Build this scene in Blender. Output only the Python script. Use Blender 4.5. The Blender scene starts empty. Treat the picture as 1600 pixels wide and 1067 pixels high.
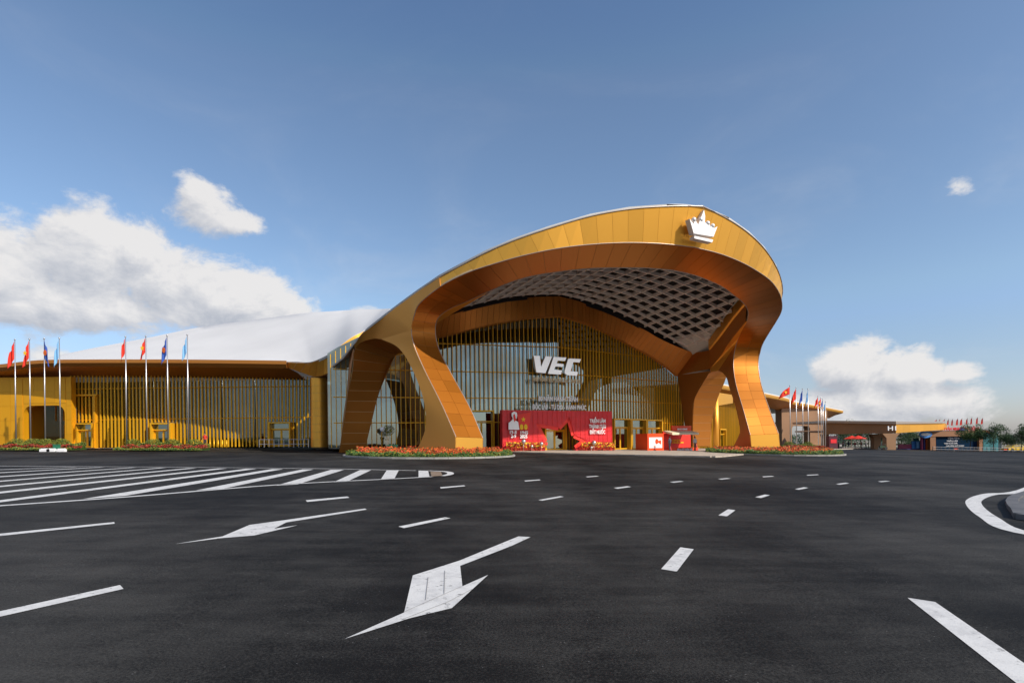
import bpy, bmesh, math, random
import numpy as np
from mathutils import Vector, Matrix
random.seed(7)
sc = bpy.context.scene
C = sc.collection
R = math.radians

# ------------------------------------------------------------------ camera
F, Y0, H, RHO = 900.0, 684.5, 1.5, .012          # photo pixels; horizon height; lens height; small roll
cam_d = bpy.data.cameras.new('camera')
cam = bpy.data.objects.new('camera', cam_d); C.objects.link(cam)
cam_d.sensor_width = 36.0
cam_d.lens = 36.0 * F / 1600
cam_d.shift_y = (Y0 - 533.5) / 1600
cam_d.clip_start = .1; cam_d.clip_end = 20000
cam.location = (0, 0, H)
cr, sr = math.cos(RHO), math.sin(RHO)
cam.matrix_world = Matrix(((cr, sr, 0, 0), (0, 0, -1, 0), (-sr, cr, 0, H), (0, 0, 0, 1)))
sc.camera = cam

# ------------------------------------------------------------------ sun, sky, exposure
SUN_AZ, SUN_EL = 123.0, 35.0                     # clockwise from +Y
sd = Vector((math.sin(R(SUN_AZ)) * math.cos(R(SUN_EL)), math.cos(R(SUN_AZ)) * math.cos(R(SUN_EL)), math.sin(R(SUN_EL))))
sun_d = bpy.data.lights.new('sun', 'SUN'); sun_d.energy = 5.0; sun_d.angle = R(.5); sun_d.color = (1, .92, .8)
sun = bpy.data.objects.new('sun', sun_d); C.objects.link(sun)
sun.rotation_euler = sd.to_track_quat('Z', 'Y').to_euler(); sun.location = (60, -20, 60)
sc.view_settings.view_transform = 'Standard'; sc.view_settings.look = 'None'
sc.view_settings.exposure = 0; sc.view_settings.gamma = 1
sc.view_settings.use_curve_mapping = False
sc.cycles.use_denoising = True
sc.cycles.max_bounces = 8; sc.cycles.transparent_max_bounces = 12; sc.cycles.glossy_bounces = 4; sc.cycles.diffuse_bounces = 3
sc.cycles.sample_clamp_indirect = 6

W = bpy.data.worlds.new('World'); sc.world = W; W.use_nodes = True
nt = W.node_tree; nt.nodes.clear()
def N(t, **k):
    n = nt.nodes.new(t)
    for a, b in k.items(): setattr(n, a, b)
    return n
def lk(a, b): nt.links.new(a, b)
def M(op, a, b=None, c=None, clamp=False):
    n = nt.nodes.new('ShaderNodeMath'); n.operation = op; n.use_clamp = clamp
    for i, v in enumerate((a, b, c)):
        if v is None: continue
        if isinstance(v, (int, float)): n.inputs[i].default_value = v
        else: nt.links.new(v, n.inputs[i])
    return n.outputs[0]
sky = N('ShaderNodeTexSky', sky_type='NISHITA'); sky.sun_disc = False
sky.sun_elevation = R(SUN_EL); sky.sun_rotation = R(SUN_AZ)
sky.altitude = 0; sky.air_density = 1.0; sky.dust_density = .7; sky.ozone_density = 2.2
tc = N('ShaderNodeTexCoord')
nrm = N('ShaderNodeVectorMath', operation='NORMALIZE'); lk(tc.outputs['Generated'], nrm.inputs[0])
def cloud_density(off_az, off_el):
    """cloud density in azimuth / elevation, shifted by an offset (used for the sunward shading)"""
    sp = N('ShaderNodeSeparateXYZ'); lk(nrm.outputs[0], sp.inputs[0])
    az = M('ADD', M('ARCTAN2', sp.outputs[0], sp.outputs[1]), off_az)
    el = M('ADD', M('ARCSINE', sp.outputs[2]), off_el)
    cb = N('ShaderNodeCombineXYZ'); lk(M('MULTIPLY', az, 1.0), cb.inputs[0]); lk(M('MULTIPLY', el, 1.45), cb.inputs[1])
    n1 = N('ShaderNodeTexNoise'); n1.inputs['Scale'].default_value = 10.5; n1.inputs['Detail'].default_value = 9
    n1.inputs['Roughness'].default_value = .64; n1.inputs['Distortion'].default_value = .25; lk(cb.outputs[0], n1.inputs['Vector'])
    blobs = []
    # (photo x, photo y, half width, half height, weight) of the cumulus heaps, turned into azimuth / elevation
    for (x, y, rx, ry, wt) in ((5, 410, 110, 82, 1.1), (150, 400, 115, 72, 1.1), (90, 465, 210, 48, 1.05), (265, 440, 100, 58, 1.05), (215, 395, 60, 50, 1),
                           (345, 465, 125, 58, 1.1), (430, 488, 85, 38, .95), (322, 320, 52, 38, 1), (372, 342, 46, 20, .85), (440, 305, 26, 30, .45),
                           (75, 548, 80, 20, .6), (575, 482, 40, 12, .6),
                           (1335, 585, 70, 42, 1.05), (1420, 592, 70, 42, 1.05), (1375, 640, 150, 50, .95), (1500, 588, 42, 24, .9), (1470, 655, 90, 24, .7), (1515, 300, 34, 17, .62),
                           (2300, 560, 380, 90, .9), (-600, 470, 330, 120, .95)):
        a = math.atan((x - 800) / F); e = math.atan((Y0 - y) / F * math.cos(a))
        ra = rx / F * math.cos(a) ** 2; re = ry / F * math.cos(a)
        dx = M('DIVIDE', M('SUBTRACT', az, a), ra); dy = M('DIVIDE', M('SUBTRACT', el, e), re)
        d = M('SUBTRACT', 1.0, M('POWER', M('ADD', M('MULTIPLY', dx, dx), M('MULTIPLY', dy, dy)), .62))
        blobs.append(M('SUBTRACT', M('MULTIPLY', M('ADD', M('MAXIMUM', d, -1.4), 1.0), wt), 1.0))
    m = blobs[0]
    for b in blobs[1:]: m = M('MAXIMUM', m, b)
    # elsewhere round the sky: loose heaps low above the horizon behind the camera
    n2 = N('ShaderNodeTexNoise'); n2.inputs['Scale'].default_value = 2.3; n2.inputs['Detail'].default_value = 2; lk(nrm.outputs[0], n2.inputs['Vector'])
    back = M('LESS_THAN', sp.outputs[1], -.05)
    low = M('SUBTRACT', 1.0, M('ABSOLUTE', M('DIVIDE', M('SUBTRACT', el, .22), .2)))
    gen = M('SUBTRACT', M('MULTIPLY', M('ADD', M('MULTIPLY', M('MULTIPLY', M('SUBTRACT', n2.outputs[0], .42), 4.0), M('MAXIMUM', low, 0.0)), 2.0), back), 2.0)
    m = M('MAXIMUM', m, M('SUBTRACT', gen, .1))
    return M('ADD', M('MULTIPLY', M('SUBTRACT', n1.outputs[0], .5), 3.0), m)
D0 = cloud_density(0, 0); D1 = cloud_density(.012, .022)
alpha = N('ShaderNodeMapRange', interpolation_type='SMOOTHSTEP'); lk(D0, alpha.inputs[0])
alpha.inputs[1].default_value = -.3; alpha.inputs[2].default_value = .34
shade = M('ADD', M('MULTIPLY', M('SUBTRACT', D0, D1), .62), .66, clamp=True)
ramp = N('ShaderNodeValToRGB'); lk(shade, ramp.inputs[0])
e = ramp.color_ramp.elements
e[0].position = .2; e[0].color = (.52, .55, .62, 1); e[1].position = .95; e[1].color = (.93, .91, .90, 1)
k = ramp.color_ramp.elements.new(.55); k.color = (.70, .71, .75, 1)
# grade of the clear sky: a touch towards periwinkle, paler at the horizon like humid air
tint = N('ShaderNodeMix', data_type='RGBA', blend_type='MULTIPLY'); tint.inputs[0].default_value = 1
lk(sky.outputs[0], tint.inputs[6])
zs = N('ShaderNodeSeparateXYZ'); lk(nrm.outputs[0], zs.inputs[0])
air = N('ShaderNodeValToRGB'); lk(zs.outputs[2], air.inputs[0]); air.color_ramp.interpolation = 'B_SPLINE'
ae = air.color_ramp.elements; ae[0].position = 0; ae[0].color = (.76, .79, 1.05, 1); ae[1].position = .9; ae[1].color = (.66, .76, .90, 1)
for p_, c_ in ((.09, (.78, .76, .84)), (.2, (.92, .95, .99)), (.38, (1.36, 1.30, 1.66)), (.56, (.86, .94, 1.14))):
    q_ = ae.new(p_); q_.color = (*c_, 1)
lk(air.outputs[0], tint.inputs[7])
bg1 = N('ShaderNodeBackground'); lk(tint.outputs[2], bg1.inputs[0]); bg1.inputs[1].default_value = .15
bg2 = N('ShaderNodeBackground'); lk(ramp.outputs[0], bg2.inputs[0]); bg2.inputs[1].default_value = .9
n3 = N('ShaderNodeTexNoise'); n3.inputs['Scale'].default_value = 2.2; n3.inputs['Detail'].default_value = 7; n3.inputs['Roughness'].default_value = .6; n3.inputs['Distortion'].default_value = .8
mp3 = N('ShaderNodeMapping'); mp3.inputs['Scale'].default_value = (1, 1, 2.6); lk(nrm.outputs[0], mp3.inputs[0]); lk(mp3.outputs[0], n3.inputs['Vector'])
veil = N('ShaderNodeMapRange', interpolation_type='SMOOTHSTEP'); lk(n3.outputs[0], veil.inputs[0]); veil.inputs[1].default_value = .46; veil.inputs[2].default_value = .8; veil.inputs[4].default_value = .32
both = M('MAXIMUM', M('MULTIPLY', alpha.outputs[0], .96), M('MULTIPLY', veil.outputs[0], M('SUBTRACT', 1.0, M('MULTIPLY', zs.outputs[2], 1.5), clamp=True)))
mx = N('ShaderNodeMixShader'); lk(both, mx.inputs[0]); lk(bg1.outputs[0], mx.inputs[1]); lk(bg2.outputs[0], mx.inputs[2])
wo = N('ShaderNodeOutputWorld'); lk(mx.outputs[0], wo.inputs[0])
W.cycles.sampling_method = 'MANUAL'; W.cycles.sample_map_resolution = 512

# ------------------------------------------------------------------ frames of reference
def ray(px, py):
    a = (px - 800) / F; b = (Y0 - py) / F
    return Vector((a * cr + b * sr, 1, b * cr - a * sr))
def at(px, py, Y):
    return Vector((0, 0, H)) + ray(px, py) * Y
def gz(x):
    return -.016 * x - .012 * max(0, x - 35)
def ground_hit(px, py, up=0):
    r = ray(px, py); Y = 30.0
    for _ in range(60):
        t = r.z - gz(r.x * Y) / Y
        Y = max(1.0, min(400, (H - up) / max(1e-3, -(r.z - gz(r.x * Y) / Y))))
    return Vector((r.x * Y, Y, gz(r.x * Y)))
TH = R(26); CX, CY = 12.0, 53.15                 # entrance axis: midway between the two front feet
UV = Vector((math.cos(TH), math.sin(TH), 0)); WV = Vector((-math.sin(TH), math.cos(TH), 0))
def L(u, w, z): return Vector((CX, CY, 0)) + UV * u + WV * w + Vector((0, 0, z))
def on_w(px, py, w0, sl=0.0):
    """point of the sight line on the upright plane w = w0 + sl*u; returns local u, z"""
    r = ray(px, py); c = Vector((0, 0, H)) - Vector((CX, CY, 0))
    cu, cw = c.dot(UV), c.dot(WV); du, dw = r.dot(UV), r.dot(WV)
    t = (w0 + sl * cu - cw) / (dw - sl * du)
    return cu + du * t, H + r.z * t
def step_h(x):
    return float(np.interp(x, [-60, -45, -25, -18, -10, 0, 30], [.15, .2, .42, .45, .33, .12, .1]))
def fz(x): return gz(x) + step_h(x)

# ------------------------------------------------------------------ materials
def mat(name, col, rough=.6, metal=0, *a, vary=0, **k):
    m = mat0(name, col, rough, metal, *a, **k)
    if vary:
        t = m.node_tree; b = t.nodes['Principled BSDF']; oi = t.nodes.new('ShaderNodeObjectInfo'); mr = t.nodes.new('ShaderNodeMapRange'); mr.inputs[3].default_value = 1 - vary; mr.inputs[4].default_value = 1 + vary * .6
        t.links.new(oi.outputs['Random'], mr.inputs[0]); x = t.nodes.new('ShaderNodeVectorMath'); x.operation = 'SCALE'; src = b.inputs['Base Color']
        if src.is_linked: t.links.new(src.links[0].from_socket, x.inputs[0])
        else: x.inputs[0].default_value = src.default_value[:3]
        t.links.new(mr.outputs[0], x.inputs['Scale']); t.links.new(x.outputs[0], src)
        m2 = t.nodes.new('ShaderNodeMapRange'); m2.inputs[3].default_value = rough - .02; m2.inputs[4].default_value = rough + .025; t.links.new(oi.outputs['Random'], m2.inputs[0])
        if not b.inputs['Roughness'].is_linked: t.links.new(m2.outputs[0], b.inputs['Roughness'])
    return m
def mat0(name, col, rough=.6, metal=0, noise=0, nscale=4, bump=0, bscale=40, col2=None, spec=None, coat=0, nstretch=None):
    m = bpy.data.materials.new(name); m.use_nodes = True
    t = m.node_tree; b = t.nodes['Principled BSDF']
    b.inputs['Base Color'].default_value = (*col, 1); b.inputs['Roughness'].default_value = rough; b.inputs['Metallic'].default_value = metal
    if spec is not None: b.inputs['Specular IOR Level'].default_value = spec
    if coat: b.inputs['Coat Weight'].default_value = coat; b.inputs['Coat Roughness'].default_value = .15
    co = t.nodes.new('ShaderNodeTexCoord'); mp = t.nodes.new('ShaderNodeMapping'); t.links.new(co.outputs['Object'], mp.inputs[0])
    if nstretch: mp.inputs['Scale'].default_value = nstretch
    if noise or col2:
        n = t.nodes.new('ShaderNodeTexNoise'); n.inputs['Scale'].default_value = nscale; n.inputs['Detail'].default_value = 5
        t.links.new(mp.outputs[0], n.inputs['Vector'])
        r = t.nodes.new('ShaderNodeMapRange'); r.inputs[1].default_value = .3; r.inputs[2].default_value = .7
        t.links.new(n.outputs[0], r.inputs[0])
        x = t.nodes.new('ShaderNodeMix'); x.data_type = 'RGBA'; t.links.new(r.outputs[0], x.inputs[0])
        c2 = col2 or tuple(c * (1 + noise) for c in col)
        x.inputs[6].default_value = (*[c * (1 - noise) for c in col], 1); x.inputs[7].default_value = (*c2, 1)
        t.links.new(x.outputs[2], b.inputs['Base Color'])
        r2 = t.nodes.new('ShaderNodeMapRange'); r2.inputs[3].default_value = max(.02, rough - .08); r2.inputs[4].default_value = min(1, rough + .08)
        t.links.new(n.outputs[0], r2.inputs[0]); t.links.new(r2.outputs[0], b.inputs['Roughness'])
    if bump:
        n = t.nodes.new('ShaderNodeTexNoise'); n.inputs['Scale'].default_value = bscale; n.inputs['Detail'].default_value = 3
        t.links.new(mp.outputs[0], n.inputs['Vector'])
        bp = t.nodes.new('ShaderNodeBump'); bp.inputs['Strength'].default_value = bump; bp.inputs['Distance'].default_value = .02
        t.links.new(n.outputs[0], bp.inputs['Height']); t.links.new(bp.outputs[0], b.inputs['Normal'])
    return m
M_ = {}
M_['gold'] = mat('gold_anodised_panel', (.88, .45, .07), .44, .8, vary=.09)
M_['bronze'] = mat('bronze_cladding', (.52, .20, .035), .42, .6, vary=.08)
M_['side'] = mat('shaded_gold_side_panel', (.66, .30, .06), .45, .7)  # same gold cladding, browner: the shade on the outer sides is in the colour
M_['soffit'] = mat('shaded_gold_soffit_panel', (.46, .165, .022), .33, .72, vary=.09)  # same metal as the fascia, darkened to paint in the underside's shade
M_['leg_shaded'] = mat('shaded_gold_leg_panel', (.56, .19, .02), .36, .65, vary=.07)  # same gold metal, with the legs' shade and orange reflections put into the colour
M_['dull'] = mat('cloud_shaded_cladding', (.27, .15, .08), .55, .3, .08, .2)  # cloud shadow and haze over the far right are mixed into this colour
M_['seam'] = mat('panel_joint', (.62, .42, .2), .5, .3)
M_['edge'] = mat('pale_metal_edge', (.42, .36, .32), .4, .5)
M_['fin'] = mat('gold_fin_paint', (.86, .45, .015), .42, .35, vary=.15)
M_['wall_gold'] = mat('gold_wall_panel', (.78, .37, .01), .45, .35, vary=.1)
M_['white_roof'] = mat('white_roof_membrane', (.60, .60, .60), .75, 0, .07, .12, .15, 3, nstretch=(1, .25, 1))
M_['rib'] = mat('lattice_rib_paint', (.92, .86, .84), .4, 0, .03, 1)
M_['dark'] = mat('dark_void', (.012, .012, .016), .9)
M_['interior'] = mat('interior_wall', (.16, .13, .10), .8, 0, .2, .3)
M_['int_light'] = mat('interior_pale', (.5, .46, .38), .8, 0, .1, .3)
M_['stone'] = mat('pale_granite', (.46, .39, .32), .75, 0, .18, 1.2, .2, 30)
M_['kerb'] = mat('kerb_concrete', (.30, .29, .27), .85, 0, .15, 2, .2, 20)
M_['white'] = mat('white_letters', (.9, .9, .92), .3, coat=.5)
M_['crown'] = mat('off_white_metal', (.70, .69, .70), .4, .2)
M_['silver'] = mat('brushed_aluminium', (.58, .58, .60), .35, .8)
M_['letter_silver'] = mat('satin_silver_letters', (.93, .93, .95), .32, .8)
M_['cream_letters'] = mat('cream_letters', (.85, .72, .5), .5)
M_['red'] = mat('red_board', (.8, .025, .012), .5, 0, .12, .8)
M_['redslat'] = mat('red_slat_paint', (.72, .02, .03), .45, 0, .1, 2)
M_['orange_red'] = mat('vermilion_board', (.85, .07, .008), .45, 0, .05, 1)
M_['flag_red'] = mat('red_flag_cloth', (.72, .03, .012), .8, 0, .1, 1.5)
M_['yellow'] = mat('yellow_print', (.9, .55, .02), .7)
M_['flag_blue'] = mat('blue_flag_cloth', (.03, .09, .40), .8, 0, .1, 1.5)
M_['flag_sky'] = mat('light_blue_flag_cloth', (.20, .45, .75), .8, 0, .1, 1.5)
M_['leaf'] = mat('leaf_green', (.05, .11, .018), .7, 0, .3, 3)
M_['leaf_dark'] = mat('dark_leaf', (.02, .055, .022), .7, 0, .3, 3)
M_['leaf_yellow'] = mat('yellow_green_leaf', (.20, .20, .02), .7, 0, .25, 3)
M_['fl_red'] = mat('red_petals', (.42, .035, .01), .7, 0, .3, 6)
M_['fl_orange'] = mat('orange_petals', (.58, .11, .012), .7, 0, .3, 6)
M_['fl_deep'] = mat('deep_red_petals', (.25, .02, .012), .7, 0, .3, 6)
M_['soil'] = mat('bed_soil', (.05, .035, .022), .95, 0, .3, 5, .4, 12)
M_['trunk'] = mat('tree_bark', (.09, .065, .045), .9, 0, .2, 5, .5, 14)
M_['paint'] = None
M_['black'] = mat('black_rubber', (.02, .02, .022), .6)
M_['skin'] = mat('skin', (.38, .22, .15), .6)
M_['grey'] = mat('grey_concrete_wall', (.30, .29, .28), .85, 0, .12, .4)
M_['far_brown'] = mat('brown_board', (.28, .13, .06), .6, 0, .1, .5)
M_['navy'] = mat('navy_panel_print', (.004, .018, .055), .9, 0, .25, .3, col2=(.003, .03, .065), spec=.1)
M_['indigo'] = mat('indigo_print', (.03, .025, .16), .5, 0, .2, .5)
M_['azure'] = mat('azure_print', (.06, .25, .65), .5, 0, .2, 1)
M_['teal'] = mat('teal_print', (.03, .18, .20), .5, 0, .3, .8)
M_['magenta'] = mat('magenta_print', (.35, .04, .12), .5, 0, .3, 1)
M_['maroon'] = mat('maroon_board', (.07, .006, .02), .6, 0, .15, 1)
M_['taxi'] = mat('yellow_car_paint', (.75, .48, .01), .25, 0, coat=.6)

def glass_mat(name, refl, tint, gcol=(.62, .72, .72)):
    m = bpy.data.materials.new(name); m.use_nodes = True; t = m.node_tree; t.nodes.clear()
    o = t.nodes.new('ShaderNodeOutputMaterial'); g = t.nodes.new('ShaderNodeBsdfGlossy'); g.inputs['Roughness'].default_value = .015
    g.inputs['Color'].default_value = (*gcol, 1)
    tr = t.nodes.new('ShaderNodeBsdfTransparent'); tr.inputs[0].default_value = (*tint, 1)
    fr = t.nodes.new('ShaderNodeFresnel'); fr.inputs[0].default_value = 1.5
    mr = t.nodes.new('ShaderNodeMapRange'); mr.inputs[1].default_value = 0; mr.inputs[2].default_value = 1
    mr.inputs[3].default_value = refl; mr.inputs[4].default_value = 1
    x = t.nodes.new('ShaderNodeMixShader')
    t.links.new(fr.outputs[0], mr.inputs[0]); t.links.new(mr.outputs[0], x.inputs[0]); t.links.new(tr.outputs[0], x.inputs[1]); t.links.new(g.outputs[0], x.inputs[2])
    # gentle waviness of the panes
    co = t.nodes.new('ShaderNodeTexCoord'); n = t.nodes.new('ShaderNodeTexNoise'); n.inputs['Scale'].default_value = .5; n.inputs['Detail'].default_value = 1
    t.links.new(co.outputs['Object'], n.inputs['Vector']); bp = t.nodes.new('ShaderNodeBump'); bp.inputs['Strength'].default_value = .12; bp.inputs['Distance'].default_value = .03
    t.links.new(n.outputs[0], bp.inputs['Height']); t.links.new(bp.outputs[0], g.inputs['Normal'])
    t.links.new(x.outputs[0], o.inputs[0]); return m
M_['glass'] = glass_mat('tinted_glass', .34, (.24, .28, .24), (.58, .70, .68))
M_['glass_dark'] = glass_mat('dark_glass', .2, (.22, .24, .22), (.55, .62, .62))

def asphalt_mat():
    m = bpy.data.materials.new('worn_asphalt'); m.use_nodes = True; t = m.node_tree; b = t.nodes['Principled BSDF']
    co = t.nodes.new('ShaderNodeTexCoord')
    def noise(s, d, stretch=None, dist=0):
        n = t.nodes.new('ShaderNodeTexNoise'); n.inputs['Scale'].default_value = s; n.inputs['Detail'].default_value = d; n.inputs['Distortion'].default_value = dist
        if stretch:
            mp = t.nodes.new('ShaderNodeMapping'); mp.inputs['Scale'].default_value = stretch; t.links.new(co.outputs['Object'], mp.inputs[0]); t.links.new(mp.outputs[0], n.inputs['Vector'])
        else: t.links.new(co.outputs['Object'], n.inputs['Vector'])
        return n.outputs[0]
    def mth(op, a, bb):
        n = t.nodes.new('ShaderNodeMath'); n.operation = op
        for i, v in enumerate((a, bb)):
            if isinstance(v, (int, float)): n.inputs[i].default_value = v
            else: t.links.new(v, n.inputs[i])
        return n.outputs[0]
    def nz(sv, det, stretch, rough):
        mp = t.nodes.new('ShaderNodeMapping'); mp.inputs['Scale'].default_value = stretch; t.links.new(co.outputs['Object'], mp.inputs[0])
        n = t.nodes.new('ShaderNodeTexNoise'); n.inputs['Scale'].default_value = sv; n.inputs['Detail'].default_value = det; n.inputs['Roughness'].default_value = rough
        t.links.new(mp.outputs[0], n.inputs['Vector']); return n.outputs[0]
    big = nz(.16, 12, (1, .6, 1), .68); mid = nz(1.1, 8, (.35, 1.4, 1), .7); fine = noise(55, 3); grit = noise(170, 2)
    v = mth('ADD', mth('MULTIPLY', big, .75), mth('ADD', mth('MULTIPLY', mid, .35), mth('ADD', mth('MULTIPLY', fine, .36), mth('MULTIPLY', grit, .34))))
    r = t.nodes.new('ShaderNodeValToRGB'); v = mth('MULTIPLY', v, .93); t.links.new(v, r.inputs[0])
    r.color_ramp.elements[0].position = .76; r.color_ramp.elements[0].color = (.007, .0067, .0064, 1)
    r.color_ramp.elements[1].position = 1.0; r.color_ramp.elements[1].color = (.062, .060, .056, 1)
    # sparse pale chips of aggregate
    vo = t.nodes.new('ShaderNodeTexVoronoi'); vo.inputs['Scale'].default_value = 38; t.links.new(co.outputs['Object'], vo.inputs['Vector'])
    sp = t.nodes.new('ShaderNodeSeparateColor'); t.links.new(vo.outputs['Color'], sp.inputs[0])
    chip = mth('MULTIPLY', mth('LESS_THAN', vo.outputs['Distance'], .22), mth('GREATER_THAN', sp.outputs[0], .985))
    x = t.nodes.new('ShaderNodeMix'); x.data_type = 'RGBA'; t.links.new(mth('MULTIPLY', chip, .8), x.inputs[0]); t.links.new(r.outputs[0], x.inputs[6]); x.inputs[7].default_value = (.12, .12, .12, 1)
    t.links.new(x.outputs[2], b.inputs['Base Color'])
    b.inputs['Roughness'].default_value = .74; b.inputs['Specular IOR Level'].default_value = .12
    bp = t.nodes.new('ShaderNodeBump'); bp.inputs['Strength'].default_value = .55; bp.inputs['Distance'].default_value = .006
    t.links.new(mth('ADD', fine, grit), bp.inputs['Height']); t.links.new(bp.outputs[0], b.inputs['Normal'])
    return m
M_['asphalt'] = asphalt_mat()
def paint_mat():
    m = bpy.data.materials.new('worn_road_paint'); m.use_nodes = True; t = m.node_tree; b = t.nodes['Principled BSDF']
    co = t.nodes.new('ShaderNodeTexCoord')
    n = t.nodes.new('ShaderNodeTexNoise'); n.inputs['Scale'].default_value = 3.5; n.inputs['Detail'].default_value = 9; n.inputs['Roughness'].default_value = .75
    t.links.new(co.outputs['Object'], n.inputs['Vector'])
    r = t.nodes.new('ShaderNodeValToRGB'); t.links.new(n.outputs[0], r.inputs[0])
    e = r.color_ramp.elements; e[0].position = .24; e[0].color = (.22, .22, .22, 1); e[1].position = .55; e[1].color = (.66, .66, .65, 1)
    k = e.new(.36); k.color = (.52, .52, .52, 1)
    n2 = t.nodes.new('ShaderNodeTexNoise'); n2.inputs['Scale'].default_value = 90; n2.inputs['Detail'].default_value = 2; t.links.new(co.outputs['Object'], n2.inputs['Vector'])
    x = t.nodes.new('ShaderNodeMix'); x.data_type = 'RGBA'; x.blend_type = 'MULTIPLY'; x.inputs[0].default_value = .5
    t.links.new(r.outputs[0], x.inputs[6]); t.links.new(n2.outputs[1], x.inputs[7])
    mr = t.nodes.new('ShaderNodeMapRange'); t.links.new(n2.outputs[0], mr.inputs[0]); mr.inputs[3].default_value = .55; mr.inputs[4].default_value = 1.2
    t.links.new(mr.outputs[0], x.inputs[7])
    n4 = t.nodes.new('ShaderNodeTexNoise'); n4.inputs['Scale'].default_value = 9; n4.inputs['Detail'].default_value = 9; n4.inputs['Roughness'].default_value = .78; t.links.new(co.outputs['Object'], n4.inputs['Vector'])
    m4 = t.nodes.new('ShaderNodeMapRange'); m4.inputs[1].default_value = .57; m4.inputs[2].default_value = .66; t.links.new(n4.outputs[0], m4.inputs[0])
    x4 = t.nodes.new('ShaderNodeMix'); x4.data_type = 'RGBA'; t.links.new(m4.outputs[0], x4.inputs[0]); t.links.new(x.outputs[2], x4.inputs[6]); x4.inputs[7].default_value = (.07, .07, .07, 1)
    t.links.new(x4.outputs[2], b.inputs['Base Color']); b.inputs['Roughness'].default_value = .7
    bp = t.nodes.new('ShaderNodeBump'); bp.inputs['Strength'].default_value = .4; bp.inputs['Distance'].default_value = .004
    t.links.new(n2.outputs[0], bp.inputs['Height']); t.links.new(bp.outputs[0], b.inputs['Normal'])
    return m
M_['paint'] = paint_mat()

# ------------------------------------------------------------------ object helpers
def tag(o, label=None, cat=None, group=None, kind=None):
    if label: o['label'] = label
    if cat: o['category'] = cat
    if group: o['group'] = group
    if kind: o['kind'] = kind
    return o
def empty(name, loc, label=None, cat=None, group=None, rz=0, kind=None):
    o = bpy.data.objects.new(name, None); C.objects.link(o); o.location = loc; o.rotation_euler.z = rz; o.empty_display_size = .3
    return tag(o, label, cat, group, kind)
def link(name, me, m, parent=None, smooth=False, world=True):
    """mesh data in world coordinates when world=True: shift so that it sits right under its parent"""
    o = bpy.data.objects.new(name, me); C.objects.link(o)
    if m is not None:
        for mm in (m if isinstance(m, (list, tuple)) else [m]): me.materials.append(mm)
    if smooth:
        me.shade_smooth()
    if parent is not None:
        o.parent = parent
        if world: o.matrix_parent_inverse = parent_world(parent).inverted()
    return o
def parent_world(p):
    mw = Matrix.LocRotScale(p.location, p.rotation_euler, p.scale)
    if p.parent: mw = parent_world(p.parent) @ p.matrix_parent_inverse @ mw
    return mw
def mesh(vs, fs, mats=None):
    me = bpy.data.meshes.new('m'); me.from_pydata([tuple(v) for v in vs], [], fs)
    if mats: me.polygons.foreach_set('material_index', mats)
    me.update(); return me
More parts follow.
